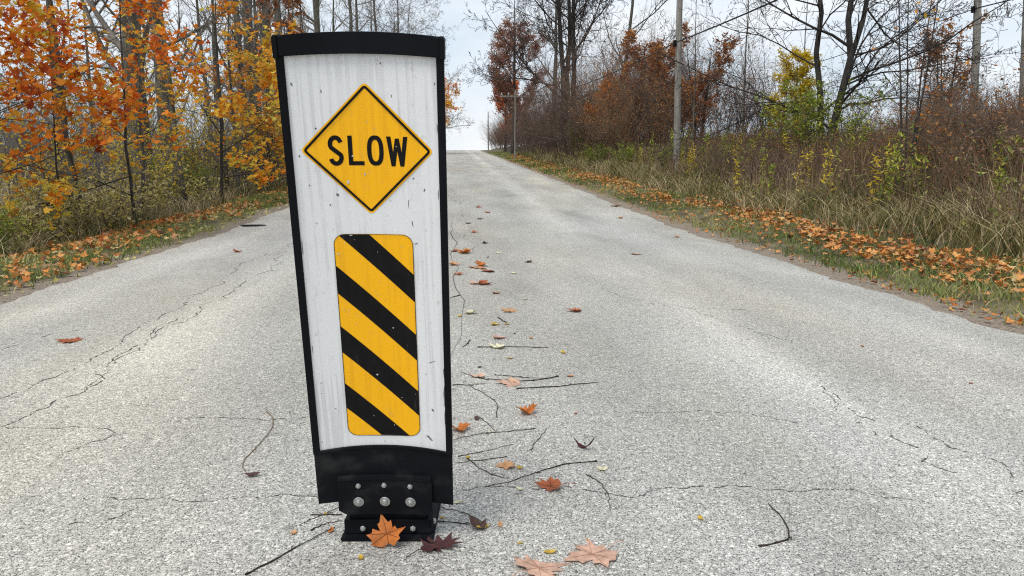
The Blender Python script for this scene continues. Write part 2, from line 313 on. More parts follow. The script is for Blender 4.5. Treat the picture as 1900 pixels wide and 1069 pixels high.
def spawn(rng, par, n, t0, t1, ang, angsd, ratio, rr, P, up, wig, taper=.25, plen=None):
    """children branches on every parent path"""
    paths, radii = par; Nn, Pp, _ = paths.shape
    ln = np.linalg.norm(np.diff(paths, axis=1), axis=2).sum(1)
    tt = t0+(t1-t0)*(np.arange(n)[None, :]+rng.random((Nn, n)))/n
    f = tt*(Pp-1); i0 = np.clip(f.astype(int), 0, Pp-2); fr = f-i0
    I = np.arange(Nn)[:, None]
    p0 = paths[I, i0]*(1-fr[..., None])+paths[I, i0+1]*fr[..., None]
    r0 = radii[I, i0]*(1-fr)+radii[I, i0+1]*fr
    tg = paths[I, i0+1]-paths[I, i0]; tg /= np.linalg.norm(tg, axis=2, keepdims=True)+1e-9
    rv = rng.normal(size=tg.shape); pp = rv-tg*(rv*tg).sum(2, keepdims=True); pp /= np.linalg.norm(pp, axis=2, keepdims=True)+1e-9
    a = np.radians(rng.normal(ang, angsd, (Nn, n)))[..., None]
    d = tg*np.cos(a)+pp*np.sin(a)
    base = (plen if plen is not None else ln[:, None])
    le = base*ratio*(1-.5*(tt-t0)/(max(t1-t0, 1e-6)))*rng.uniform(.65, 1.25, (Nn, n))
    d = d.reshape(-1, 3); p = p0.reshape(-1, 3); le = le.reshape(-1); r0 = np.minimum(r0.reshape(-1)*rr*rng.uniform(.75, 1.1, len(le)), le*.06+.002)
    out = [p]
    for k in range(P-1):
        d = d+np.array([0, 0, up/(P-1)])+rng.normal(size=d.shape)*wig
        d /= np.linalg.norm(d, axis=1, keepdims=True)
        p = p+d*(le/(P-1))[:, None]; out.append(p)
    pt = np.stack(out, 1)
    rd = r0[:, None]*np.linspace(1, taper, P)[None, :]
    return pt, rd
def trunk_path(rng, h, r, P=10, lean=(0, 0), wob=.02, base=(0, 0), flare=1.35, tip=.12):
    z = np.linspace(0, 1, P)
    x = base[0]+lean[0]*z*h+np.cumsum(rng.normal(0, wob, P))*h*.06; y = base[1]+lean[1]*z*h+np.cumsum(rng.normal(0, wob, P))*h*.06
    x -= x[0]-base[0]; y -= y[0]-base[1]
    rd = r*(1-(1-tip)*z); rd[0] *= flare
    return np.stack([x, y, z*h], 1), rd

# leaf templates -----------------------------------------------------
half = [(.02, 0), (.22, -.10), (.30, .03), (.52, .06), (.43, .20), (.63, .40), (.44, .41), (.38, .54), (.21, .45), (.25, .70), (.13, .69), (0, 1.0)]
MAPLE = np.array(half+[(-x, y) for x, y in half[-2::-1]])-np.array([0, .33])
halfc = [(.02, 0), (.28, -.06), (.36, .12), (.62, .36), (.27, .44), (.22, .68), (0, 1.0)]
MAPLEC = np.array(halfc+[(-x, y) for x, y in halfc[-2::-1]])-np.array([0, .33])
OVATE = np.array([(0, -.5), (.26, -.1), (.2, .2), (0, .5), (-.2, .2), (-.26, -.1)])
LANCE = np.array([(0, -.5), (.09, -.1), (.07, .2), (0, .5), (-.07, .2), (-.09, -.1)])
OAK = []
for i, (x, y) in enumerate([(.03, 0), (.10, .08), (.26, .10), (.14, .22), (.40, .34), (.16, .42), (.44, .62), (.17, .64), (.30, .86), (.10, .84), (0, 1.0)]): OAK.append((x, y))
OAK = np.array(OAK+[(-x, y) for x, y in OAK[-2::-1]])-np.array([0, .45])
def leaf_batch(rng, C, size, tpl, tint, flat=0.0, droop=None, fold=.38, curl=.4):
    """C (N,3) centres; random orientation (flat: 1 lies flat); returns verts, tri faces, tint"""
    n = len(C); K = len(tpl)
    size = np.broadcast_to(np.asarray(size, float), (n,))
    P = np.zeros((n, K+1, 3)); P[:, 1:, :2] = tpl[None]
    fo = rng.normal(fold, .15, (n, 1)); cu = rng.normal(curl, .4, (n, 1))
    x, y = P[:, :, 0], P[:, :, 1]
    P[:, :, 2] = fo*np.abs(x)+cu*(y*y)+rng.normal(0, .04, (n, K+1))
    P[:, 1:, :2] *= rng.uniform(.88, 1.12, (n, K, 1))
    P *= size[:, None, None]
    # orientation
    nrm = rng.normal(size=(n, 3)); nrm[:, 2] = np.abs(nrm[:, 2])+flat*4; nrm /= np.linalg.norm(nrm, axis=1, keepdims=True)
    if droop is not None: yd = np.tile(np.array([0, 0, -1.0]), (n, 1))*droop+rng.normal(size=(n, 3))*(1-droop*.5)
    else: yd = rng.normal(size=(n, 3))
    yd = yd-nrm*(yd*nrm).sum(1, keepdims=True); yd /= np.linalg.norm(yd, axis=1, keepdims=True)+1e-9
    xd = np.cross(yd, nrm)
    V = C[:, None, :]+P[:, :, 0:1]*xd[:, None]+P[:, :, 1:2]*yd[:, None]+P[:, :, 2:3]*nrm[:, None]
    k = np.arange(K); tri = np.stack([np.zeros(K, int), 1+k, 1+(k+1) % K], 1)
    F = (tri[None]+(np.arange(n)*(K+1))[:, None, None]).reshape(-1, 3)
    return V.reshape(-1, 3), F, np.repeat(tint, K+1)
def blades(rng, base, h, wdt, lean, tint):
    n = len(base); az = rng.uniform(0, 2*np.pi, n); la = rng.uniform(0, 2*np.pi, n)
    dx = np.stack([np.cos(az), np.sin(az), np.zeros(n)], 1)*(wdt/2)[:, None]
    ld = np.stack([np.cos(la), np.sin(la), np.zeros(n)], 1)*(h*lean)[:, None]
    z = np.stack([np.zeros(n), np.zeros(n), h], 1)
    mid = base+z*.55+ld*.3; tip = base+z*.95+ld
    V = np.stack([base-dx, base+dx, mid-dx*.8, mid+dx*.8, tip], 1).reshape(-1, 3)
    o = (np.arange(n)*5)[:, None]
    q = o+np.array([[0, 1, 3, 2]]); t3 = o+np.array([[2, 3, 4]])
    return V, [q, t3], np.repeat(tint, 5)
def clump_tint(rng, C, s=1.2, amt=.5):
    return np.clip(.5+amt*.5*np.sin(C[:, 0]*2.1*s+1)*np.cos(C[:, 1]*1.7*s+C[:, 2]*1.9*s)+rng.normal(0, .22, len(C)), 0, 1)

# ------------------------------------------------------------------ ground and road
xs = np.unique(np.concatenate([np.linspace(-14, 14, 141), np.linspace(-60, 60, 61), np.linspace(-1500, 1500, 41)]))
ys = np.unique(np.concatenate([np.arange(-12, 45, .4), np.arange(45, 170, 2.), np.arange(170, 600, 30), np.linspace(600, 3000, 9)]))
X, Y = np.meshgrid(xs, ys)
V = np.stack([X, Y, zg(X, Y)], -1).reshape(-1, 3)
I = np.arange(X.size).reshape(X.shape)
q = np.stack([I[:-1, :-1], I[:-1, 1:], I[1:, 1:], I[1:, :-1]], -1).reshape(-1, 4)
tag(obj('ground', mesh('ground', V, q, MAT['ground'], True)), 'soil and dead grass ground beside the road', kind='structure')
rng = np.random.default_rng(3)
ys = np.unique(np.concatenate([np.arange(-10, 30, .12), np.arange(30, 170, 1.), np.arange(170, 500, 20)]))
us = np.array([-1, -.97, -.8, -.5, 0, .5, .8, .97, 1])
def ragged(y, s): return .022*np.sin(y*1.3+s)+.018*np.sin(y*3.7+2*s)+.012*np.sin(y*11+s)+rng.normal(0, .020, len(y))
Lx = -3.16+ragged(ys, 1); Rx = 3.16+ragged(ys, 4)
X = np.where(us[None] < 0, -us[None]*Lx[:, None], us[None]*Rx[:, None])
Z = zroad(ys)[:, None]+.012-.035*np.clip(np.abs(us[None])-.8, 0, 1)-.02*(np.abs(us[None]) == 1)
V = np.stack([X, np.repeat(ys[:, None], len(us), 1), Z], -1).reshape(-1, 3)
I = np.arange(X.size).reshape(X.shape)
q = np.stack([I[:-1, :-1], I[:-1, 1:], I[1:, 1:], I[1:, :-1]], -1).reshape(-1, 4)
road = tag(obj('road', mesh('road', V, q, MAT['asphalt'], True)), 'pale worn asphalt road climbing to a crest', kind='structure')

def crack(pts, wmm, gap=.25, seed=0):
    r = np.random.default_rng(seed)
    P = np.array([road_pt(*p)[:2] for p in pts])
    for it in range(5):
        mids = (P[1:]+P[:-1])/2; d = P[1:]-P[:-1]; ln = np.linalg.norm(d, axis=1, keepdims=True)
        nrm = np.stack([-d[:, 1], d[:, 0]], 1)/(ln+1e-9)
        mids = mids+nrm*r.normal(0, .10, (len(mids), 1))*np.minimum(ln, .35)
        Q = np.empty((len(P)+len(mids), 2)); Q[0::2] = P; Q[1::2] = mids; P = Q
    d = np.gradient(P, axis=0); nrm = np.stack([-d[:, 1], d[:, 0]], 1)/(np.linalg.norm(d, axis=1, keepdims=True)+1e-9)
    wd = wmm*.00078*(.35+.65*np.abs(np.sin(np.linspace(0, len(P)*.23, len(P))+seed)))*r.uniform(.1, 1.7, len(P)); wd[0] = wd[-1] = 0
    z = zroad(P[:, 1])+.0132
    A = np.c_[P+nrm*wd[:, None]/2, z]; Bv = np.c_[P-nrm*wd[:, None]/2, z]
    V = np.stack([A, Bv], 1).reshape(-1, 3); k = np.arange(len(P)-1)*2
    keep = np.sin(np.arange(len(k))*.19+seed*2.1)+r.normal(0, .5, len(k)) > -1.3+gap*2
    q = np.stack([k, k+1, k+3, k+2], 1)[keep]
    obj('crack', mesh('crack', V, q, MAT['crack']), road)
CR = [([(150, 925), (300, 922), (420, 925), (560, 920), (590, 922)], 5, .15), ([(845, 912), (1000, 908), (1100, 912), (1220, 908), (1330, 905), (1430, 910), (1480, 913), (1550, 908), (1620, 918), (1730, 935)], 5, .15),
      ([(330, 775), (420, 775), (500, 780), (585, 772)], 5, .2), ([(1160, 760), (1220, 765), (1290, 762), (1380, 765), (1450, 780), (1490, 782)], 5, .3),
      ([(0, 793), (60, 765), (130, 735), (200, 680), (280, 630), (330, 600), (400, 560), (470, 515), (545, 460)], 9, .2),
      ([(0, 740), (80, 705), (180, 660), (230, 625), (300, 585), (385, 535), (440, 500), (545, 450)], 8, .3),
      ([(140, 735), (200, 690), (260, 650), (330, 590)], 7, .4), ([(0, 793), (80, 795), (190, 795), (215, 805), (150, 830), (105, 842)], 6, .3),
      ([(842, 372), (856, 400), (872, 425), (858, 440), (876, 450), (880, 462), (868, 474)], 8, .2),
      ([(1490, 705), (1560, 745), (1640, 790), (1700, 830), (1790, 880)], 7, .5), ([(1530, 720), (1620, 800), (1640, 815)], 6, .5), ([(1700, 790), (1760, 830), (1860, 860), (1895, 940)], 7, .5),
      ([(1230, 560), (1330, 590), (1480, 640)], 6, .6), ([(0, 650), (60, 630), (190, 600)], 6, .6), ([(300, 922), (220, 960), (120, 975)], 5, .5), ([(1060, 520), (1250, 575), (1420, 575)], 5, .6),
      ([(835, 330), (838, 345), (842, 372)], 12, .3)]
for i, (p, wmm, g) in enumerate(CR): crack(p, wmm, g, i+5)

# ------------------------------------------------------------------ the SLOW sign
HW, KC = .165, .0169
RX, RY, RZ, OZ = .1791, .0087, -.0747, .1051
def SM(u, v, wv):
    """panel coordinates (u across, v up, w towards the viewer) to sign-local metres; the panel is dished"""
    x = u; y = -(wv+KC*u*u/(HW*HW)); z = v
    y, z = y*math.cos(RX)-z*math.sin(RX), y*math.sin(RX)+z*math.cos(RX)
    x, z = x*math.cos(RY)+z*math.sin(RY), -x*math.sin(RY)+z*math.cos(RY)
    return (x, y, z+OZ)
SIGN = empty('traffic_sign', (-.1808, 1.7521, .0), RZ)
tag(SIGN, 'tall white SLOW sign in black frame standing on the road centreline', 'traffic sign')
def panel(name, poly, w0, w1, mat, parent=SIGN, step=.012, bev=0):
    bm = bmesh.new()
    vs = [bm.verts.new((u, w1, v)) for u, v in poly]; f = bm.faces.new(vs); f.normal_update()
    if w0 is not None:
        r = bmesh.ops.extrude_face_region(bm, geom=[f])
        for e in r['geom']:
            if isinstance(e, bmesh.types.BMVert): e.co.y = w0
        if bev:
            ed = [e for e in bm.edges if all(abs(x.co.y-w1) < 1e-7 for x in e.verts)]
            bmesh.ops.bevel(bm, geom=ed, offset=bev, segments=2, profile=.5, affect='EDGES')
    bm.normal_update(); bmesh.ops.triangulate(bm, faces=bm.faces[:], ngon_method='EAR_CLIP')
    us = [p[0] for p in poly]; u = math.floor(min(us)/step)*step+step
    while u < max(us):
        bmesh.ops.bisect_plane(bm, geom=bm.verts[:]+bm.edges[:]+bm.faces[:], plane_co=(u, 0, 0), plane_no=(1, 0, 0), dist=1e-6); u += step
    for x in bm.verts: x.co = SM(x.co.x, x.co.z, x.co.y)
    bmesh.ops.recalc_face_normals(bm, faces=bm.faces[:])
    me = bpy.data.meshes.new(name); bm.to_mesh(me); bm.free(); me.materials.append(mat)
    return obj(name, me, parent)
def rect(u0, v0, u1, v1, n=10): 
    return [(u0, v0), (u1, v0), (u1, v1), (u0, v1)]
def rrect(u0, v0, u1, v1, r, n=8):
    P = []
    for cx, cy, a0 in ((u1-r, v1-r, 0), (u0+r, v1-r, 90), (u0+r, v0+r, 180), (u1-r, v0+r, 270)):
        for i in range(n+1): a = rad(a0+90*i/n); P.append((cx+r*math.cos(a), cy+r*math.sin(a)))
    return P
def arch(u0, u1, vb, ve, hb, ht, n=16):
    """strip whose lower and upper edges bow upwards by hb, ht in the middle"""
    lo = [(u0+(u1-u0)*i/n, vb+hb*(1-(2*i/n-1)**2)) for i in range(n+1)]
    hi = [(u0+(u1-u0)*i/n, ve+ht*(1-(2*i/n-1)**2)) for i in range(n+1)]
    return lo+hi[::-1]
bp_, br_ = MAT['black_plastic'], MAT['black_rubber']
panel('back_panel', rect(-.1605, .05, .1605, 1.08), -.006, -.0004, bp_)
panel('bottom_flap', arch(-.1665, .1665, .0, .1445, .003, .0105), -.005, .0035, br_, bev=.001)
panel('flap_lip', arch(-.1640, .1640, .1430, .1490, .0105, .0105), .0, .0062, br_, bev=.0012)
face = panel('white_face', arch(-.1526, .1526, .149, 1.0615, .0085, .0055), None, .0008, MAT['white_sheet'])
panel('side_rail', rect(-.1675, .144, -.1518, 1.062), -.007, .0062, bp_, bev=.002)
panel('side_rail', rect(.1518, .144, .1675, 1.062), -.007, .0062, bp_, bev=.002)
cap = panel('top_cap', arch(-.1605, .1605, 1.0585, 1.0985, .0065, .0085), -.012, .0105, bp_, bev=.003)
for s in (-1, 1):
    panel('cap_end', [(s*.1595, 1.055), (s*.1695, 1.0555), (s*.1700, 1.094), (s*.1665, 1.0995), (s*.1595, 1.0995)], -.0135, .0128, bp_, cap, bev=.002)
# diamond
def ring(name, outer, inner, w1, mat, parent):
    bm = bmesh.new(); n = len(outer)
    def dens(P):
        Q = []
        for i in range(len(P)):
            a, b_ = np.array(P[i]), np.array(P[(i+1) % len(P)])
            for k in range(8): Q.append(tuple(a+(b_-a)*k/8))
        return Q
    if n < 20: outer, inner = dens(outer), dens(inner)
    o = [bm.verts.new(SM(u, v, w1)) for u, v in outer]; i_ = [bm.verts.new(SM(u, v, w1)) for u, v in inner]
    for k in range(len(o)): bm.faces.new((o[k], o[(k+1) % len(o)], i_[(k+1) % len(o)], i_[k]))
    bmesh.ops.recalc_face_normals(bm, faces=bm.faces[:])
    me = bpy.data.meshes.new(name); bm.to_mesh(me); bm.free(); me.materials.append(mat)
    return obj(name, me, parent)
DC = (.0025, .8715)
def diamond(r, cr):
    P = []
    for a0 in (0, 90, 180, 270):
        cx, cy = DC[0]+(r-cr*1.414)*math.cos(rad(a0)), DC[1]+(r-cr*1.414)*math.sin(rad(a0))
        for i in range(5): a = rad(a0-45+90*i/4); P.append((cx+cr*math.cos(a), cy+cr*math.sin(a)))
    return P
dia = panel('diamond', diamond(.1390, .009), None, .0014, MAT['yellow_sheet'])
ring('border', diamond(.1338, .007), diamond(.1268, .003), .0020, MAT['print_black'], dia)
# letters
def stroke(path, th):
    P = np.array(path); d = np.gradient(P, axis=0); nrm = np.stack([-d[:, 1], d[:, 0]], 1)/np.linalg.norm(d, axis=1, keepdims=True)
    return [tuple(p) for p in P+nrm*th/2]+[tuple(p) for p in (P-nrm*th/2)[::-1]]
TH = .0092
def letter(poly): panel('letter', poly, None, .0021, MAT['print_black'], dia)
def Sshape(u0, u1, v0, v1):
    cx = (u0+u1)/2; rx = (u1-u0)/2-TH/2; P = []
    ry = (v1-v0-TH)/4; ct = v1-TH/2-ry; cb = v0+TH/2+ry
    for i in range(17): a = rad(15+195*i/16); P.append((cx+rx*math.cos(a), ct+ry*math.sin(a)))
    a1 = P[-1]; 
    for i in range(1, 17): a = rad(30-195*i/16); P.append((cx+rx*math.cos(a), cb+ry*math.sin(a)))
    return stroke(P, TH)
letter(Sshape(-.0800, -.0488, .8388, .9024))
letter([(-.0388, .8400), (-.0060, .8400), (-.0060, .8485), (-.0296, .8485), (-.0296, .9018), (-.0388, .9018)])
def ell(cx, cy, rx, ry, n=36, p=2.5):
    return [(cx+rx*math.copysign(abs(math.cos(a))**(2/p), math.cos(a)), cy+ry*math.copysign(abs(math.sin(a))**(2/p), math.sin(a))) for a in [2*math.pi*i/n for i in range(n)]]
ring('letter', ell(.0181, .8710, .0173, .0316), ell(.0181, .8710, .0081, .0226), .0021, MAT['print_black'], dia)
wu0, wu1, wv0, wv1 = .0420, .0868, .8386, .9008; T2 = .0092
wm = (wu0+wu1)/2
letter([(wu0, wv1), (wu0+T2, wv1), (wu0+.0133, wv0+.029), (wm-.0042, wv1-.004), (wm+.0042, wv1-.004), (wu1-.0133, wv0+.029), (wu1-T2, wv1), (wu1, wv1),
        (wu1-.0088, wv0), (wu1-.0172, wv0), (wm, wv1-.030), (wu0+.0172, wv0), (wu0+.0088, wv0)])
# hazard stripes
SU0, SU1, SV0, SV1 = -.0832, .0902, .1868, .6895
hz = panel('stripe_panel', rrect(SU0, SV0, SU1, SV1, .024), None, .0014, MAT['yellow_sheet'])
def clip(poly, inside, cross):
    out = []
    for i in range(len(poly)):
        a, b_ = poly[i], poly[(i+1) % len(poly)]
        ia, ib = inside(a), inside(b_)
        if ia: out.append(a)
        if ia != ib: out.append(cross(a, b_))
    return out
def halfplane(poly, c, sign):
    g = lambda p: sign*(p[1]+.96*(p[0]-SU0)-c)
    def cross(a, b_):
        t = g(a)/(g(a)-g(b_)); return (a[0]+(b_[0]-a[0])*t, a[1]+(b_[1]-a[1])*t)
    return clip(poly, lambda p: g(p) >= 0, cross)
outl = rrect(SU0+.0004, SV0+.0004, SU1-.0004, SV1-.0004, .0236)
for k in range(4):
    hi = .6184+.1448*(1-k); lo = hi-.0652
    p = halfplane(halfplane(outl, lo, 1), hi, -1)
    if len(p) > 2: panel('stripe', p, None, .0020, MAT['print_black'], hz)
ring('outline', rrect(SU0, SV0, SU1, SV1, .024), rrect(SU0+.0012, SV0+.0012, SU1-.0012, SV1-.0012, .0228), .0024, MAT['print_black'], hz)
# chips and scuffs on the sheeting
rr = random.Random(4)
def blot(u, v, ru, rv, mat, parent, wv, rot=0):
    P = []
    for i in range(9):
        a = 2*math.pi*i/9; k = rr.uniform(.5, 1.2); x, y = ru*k*math.cos(a), rv*k*math.sin(a)
        P.append((u+x*math.cos(rot)-y*math.sin(rot), v+x*math.sin(rot)+y*math.cos(rot)))
    panel('scuff' if mat is MAT['scuff'] else 'chip', P, None, wv, mat, parent)
for u, v, s in [(-.043, .8052, .0042), (-.0067, .8217, .0028), (.063, .8801, .0013), (-.030, .86, .0022), (-.085, .826, .002), (.004, .93, .0016), (-.03, .955, .0014)]: blot(u, v, s, s, MAT['chip'], dia, .0026)
for u, v, s in [(-.0442, .6887, .0042), (-.0048, .3495, .0025), (-.075, .645, .0022), (.012, .58, .0015), (.05, .29, .0015)]: blot(u, v, s, s, MAT['chip'], hz, .0028)
for u, v, a, b_, ro in [(-.0674, .777, .003, .005, .4), (-.0847, .7543, .002, .002, 0), (.0568, .9833, .0012, .004, 0), (.1472, 1.0081, .0015, .0022, 0), (.1136, .1829, .010, .0028, -.75), (.1236, .3865, .011, .0008, .4),
                        (.1502, .301, .0016, .028, 0), (.151, .36, .0012, .014, 0), (.151, .24, .0012, .02, 0), (.0835, .757, .0009, .011, 0), (.0905, .715, .0011, .009, .1), (.15, .92, .0012, .01, 0), (-.1495, .66, .0010, .02, 0), (.149, .78, .001, .012, 0),
                        (.03, 1.045, .001, .001, 0), (-.148, .42, .0008, .012, 0), (.097, .67, .004, .0012, .4)]: blot(u, v, a, b_, MAT['scuff'], face, .0013, ro)
for k_ in range(46):
    u_, v_ = rr.uniform(-.148, .148), rr.uniform(.17, 1.05); s_ = rr.uniform(.0007, .0022)
    if abs(u_-DC[0])+abs(v_-DC[1]) > .145 and not (SU0-.003 < u_ < SU1+.003 and SV0-.003 < v_ < SV1+.003): blot(u_, v_, s_, s_*rr.uniform(.6, 2.5), MAT['scuff' if k_ % 3 else 'chip'], face, .0013, rr.uniform(-.6, .6))
    elif SU0+.004 < u_ < SU1-.004 and SV0+.004 < v_ < SV1-.004: blot(u_, v_, s_*.8, s_*.8, MAT['chip'], hz, .0028)
# base: clamp plate, bolts, hinge, bracket, foot
clamp = panel('clamp_plate', [(-.116, .074), (-.115, .0775), (.114, .0775), (.115, .074), (.115, -.019), (.0975, -.034), (-.0975, -.034), (-.118, -.019)], .0038, .0125, br_, bev=.0015)
panel('clamp_lip', arch(-.1135, .1125, .0675, .0772, .001, .001), .0126, .0145, br_, clamp, bev=.001)
def hexbolt(u, v, wv, r, hgt, parent, washer=0):
    bm = bmesh.new()
    def disc(rad_, n, y0, y1, bev):
        vs = [bm.verts.new((rad_*math.cos(2*math.pi*i/n+.4), -y1, rad_*math.sin(2*math.pi*i/n+.4))) for i in range(n)]
        f = bm.faces.new(vs); r_ = bmesh.ops.extrude_face_region(bm, geom=[f])
        for e in r_['geom']:
            if isinstance(e, bmesh.types.BMVert): e.co.y = -y0
    if washer: disc(washer, 20, 0, .0022, 0)
    disc(r, 6, .001, hgt, .001); disc(r*.55, 10, hgt-.001, hgt+.0022, 0)
    bmesh.ops.bevel(bm, geom=bm.edges[:], offset=.0006, segments=1, affect='EDGES')
    bmesh.ops.recalc_face_normals(bm, faces=bm.faces[:])
    me = bpy.data.meshes.new('bolt'); bm.to_mesh(me); bm.free(); me.materials.append(MAT['zinc'])
    o = obj('bolt', me, parent); o.location = (u, v, wv) ; return o
for u, v, r, wsh in [(-.0659, .0531, .0068, 0), (-.0026, .0539, .0068, 0), (.0617, .0521, .0068, 0), (-.0679, .0047, .0080, .0132), (-.0031, .0044, .0080, .0132), (.0606, .0047, .0080, .0132)]:
    o = hexbolt(0, 0, 0, r, .0065, clamp, wsh); o.location = SM(u, v, .0126); o.rotation_euler = (RX, rr.uniform(-.4, .4), -u*2*KC/HW**2)
def bxm(name, x0, x1, y0, y1, z0, z1, mat, parent=SIGN, bev=.003):
    bm = bmesh.new(); bmesh.ops.create_cube(bm, size=1)
    for v in bm.verts: v.co = ((x0+x1)/2+v.co.x*(x1-x0), (y0+y1)/2+v.co.y*(y1-y0), (z0+z1)/2+v.co.z*(z1-z0))
    bmesh.ops.bevel(bm, geom=bm.edges[:], offset=bev, segments=2, affect='EDGES')
    me = bpy.data.meshes.new(name); bm.to_mesh(me); bm.free(); me.materials.append(mat); return obj(name, me, parent)
bxm('hinge_block', -.099, .099, .012, .050, .020, .098, br_)
bxm('foot_plate', -.118, .115, -.016, .20, 0.0, .0095, br_)
brk = bxm('bracket', -.112, .109, .006, .060, .0085, .047, br_)
bxm('bracket_lip', -.110, .107, .003, .011, .044, .0495, br_, brk, .001)
for x in (-.064, .062):
    o = hexbolt(0, 0, 0, .0075, .006, brk); o.location = (x, .0055, .0265); o.rotation_euler = (0, rr.uniform(-.4, .4), 0)
o = hexbolt(0, 0, 0, .0085, .006, brk); o.location = (.1095, .036, .029); o.rotation_euler = (0, 0, rad(90))

# ------------------------------------------------------------------ fallen leaves and twigs on the road
def leafmesh(rng, tpl, size, fold, curl, mat, tintv=.5, bend=0, rings=2):
    K = len(tpl); P = [np.zeros((1, 2))]
    for k in range(1, rings+1): P.append(tpl*(k/rings))
    P = np.concatenate(P)
    jt = rng.uniform(.84, 1.14, K); P[1:] *= np.tile(jt, rings)[:, None]; P[:, 0] += .12*rng.normal()*P[:, 1]+.1*rng.normal()*P[:, 1]**2
    z = fold*np.abs(P[:, 0])+curl*(P[:, 1]**2)+bend*P[:, 0]*P[:, 1]+rng.normal(0, .035, len(P))*np.linalg.norm(P, axis=1)
    Vv = np.c_[P, z]*size; Vv[:, 2] -= Vv[:, 2].min()
    F = [(0, 1+i, 1+(i+1) % K) for i in range(K)]
    Q = [(1+(k-1)*K+i, 1+k*K+i, 1+k*K+(i+1) % K, 1+(k-1)*K+(i+1) % K) for k in range(1, rings) for i in range(K)]
    return mesh('leaf', Vv, [np.array(F), np.array(Q).reshape(-1, 4)], mat, True, np.full(len(Vv), tintv))
def colmat(name, c, c2=None, tr=.12):
    c2 = c2 or tuple(x*.6 for x in c)
    return leafmat(name, [c2, c], tr, spot=.35)
LM = {'orange': colmat('fallen_orange', (.48, .15, .025), (.40, .10, .02)), 'pink': colmat('fallen_pink', (.60, .38, .28), (.52, .30, .21)), 'maroon': colmat('fallen_maroon', (.075, .022, .022), (.05, .015, .016)),
      'rust': colmat('fallen_rust', (.36, .10, .035), (.28, .075, .03)), 'tan': colmat('fallen_tan', (.55, .30, .14), (.48, .22, .09)), 'yellow': colmat('fallen_yellow', (.56, .38, .05), (.40, .24, .03)),
      'cream': colmat('fallen_cream', (.68, .63, .42), (.60, .55, .36)), 'brown': colmat('fallen_brown', (.085, .045, .035), (.06, .03, .025)), 'black': colmat('fallen_black', (.02, .017, .016))}
rng = np.random.default_rng(11)
def fallen(px, py, size, col, tpl, label, group=None, fold=.2, curl=.25, bend=0, rz=None, name='maple_leaf', cat='leaf', stem=False):
    p = road_pt(px, py)
    o = obj(name, leafmesh(rng, tpl, size, fold, curl, LM[col], .7, bend), loc=(p[0], p[1], p[2]+.0015), rot=(rng.normal(0, .06), rng.normal(0, .06), rng.uniform(0, 6.28) if rz is None else rz))
    tag(o, label, cat, group)
    if stem and tpl is MAPLE: veins(o, col)
    if stem:
        s = size; t0 = np.array([0, -.33*s, .004]); pth = np.stack([t0, t0+[.03*s, -.25*s, .006], t0+[.10*s, -.55*s, .001]])[None]
        Vv, q = tubes(pth, np.array([[.0011, .0009, .0012]]), 5); obj('stalk', mesh('stalk', Vv, q, LM[col], True), o)
    return o
def veins(o, col, rings=2):
    K = len(MAPLE); co = [np.array(v.co) for v in o.data.vertices]; parts = []
    for k in (3, 5, 11, 17, 19):
        P = np.stack([co[0]]+[co[1+r_*K+k] for r_ in range(rings)]); P[:, 2] += .0006; P[-1] = P[-2]+(P[-1]-P[-2])*.85
        parts.append(tubes(P[None], np.linspace(.0009, .0003, len(P))[None], 4))
    b0 = (co[1]+co[2*0+K])/2 if rings else co[0]
    parts.append(tubes(np.stack([co[0]+[0, 0, .0006], (co[0]+co[1+(rings-1)*K])/2+[0, 0, .0006], co[1+(rings-1)*K]+[0, 0, .0006]])[None], np.array([[.0009, .001, .001]]), 4))
    Vv, q = join(parts); obj('veins', mesh('veins', Vv, q, LM['vein_'+col] if 'vein_'+col in LM else LM['rust'], True, np.full(len(Vv), .6)), o)
LM['vein_pink'] = colmat('vein_pink', (.50, .29, .20)); LM['vein_orange'] = colmat('vein_orange', (.30, .085, .018)); LM['vein_rust'] = colmat('vein_rust', (.22, .06, .025))
# the leaf propped against the foot of the sign, and the lobed maroon one beside it
o = obj('maple_leaf', leafmesh(rng, MAPLE, .078, .18, -.10, LM['orange'], .7, .12, 3)); p = np.array([-.178, 1.737, .0245])
o.location = (-.181, 1.722, .030); o.rotation_euler = (rad(58), rad(-14), rad(-8))
veins(o, 'orange', 3)
tag(o, 'orange maple leaf propped upright against the black foot of the sign', 'leaf')
Vv, q = tubes(np.array([[[-.004, -.03, .004], [-.03, -.040, 0], [-.066, -.046, -.006]]]), np.array([[.0012, .0010, .0014]]), 5); obj('stalk', mesh('stalk', Vv, q, LM['tan'], True), o)
fallen(814, 1014, .105, 'maroon', OAK, 'dark maroon lobed leaf beside the right corner of the sign foot', None, .25, .35, .2, rad(-62), 'oak_leaf', stem=True)
fallen(1098, 1030, .118, 'pink', MAPLE, 'large pale pink maple leaf, the right of the two near the bottom edge', None, .05, .08, .1, rad(115), stem=True)
fallen(1000, 1056, .105, 'pink', MAPLE, 'pale pink maple leaf cut by the bottom edge of the photo', None, .05, .06, .1, rad(-60), stem=True)
fallen(1022, 903, .083, 'rust', MAPLE, 'rust brown curled maple leaf below the long dark twig', None, .15, .5, .5, rad(80), stem=True)
fallen(976, 768, .068, 'orange', MAPLE, 'small bright orange folded maple leaf right of the sign, standing up', None, .9, .5, .3, rad(30), stem=True)
fallen(852, 800, .075, 'orange', MAPLE, 'orange curled leaf half hidden behind the right rail of the sign', None, .6, .5, .3, rad(200))
fallen(940, 865, .062, 'tan', MAPLE, 'tan flat leaf touching a small yellow leaf right of the sign', None, .12, .15, .2, rad(90))
fallen(964, 870, .034, 'yellow', OVATE, 'small yellow leaf touching the tan leaf right of the sign', None, .4, .9, 0, None, 'small_leaf')
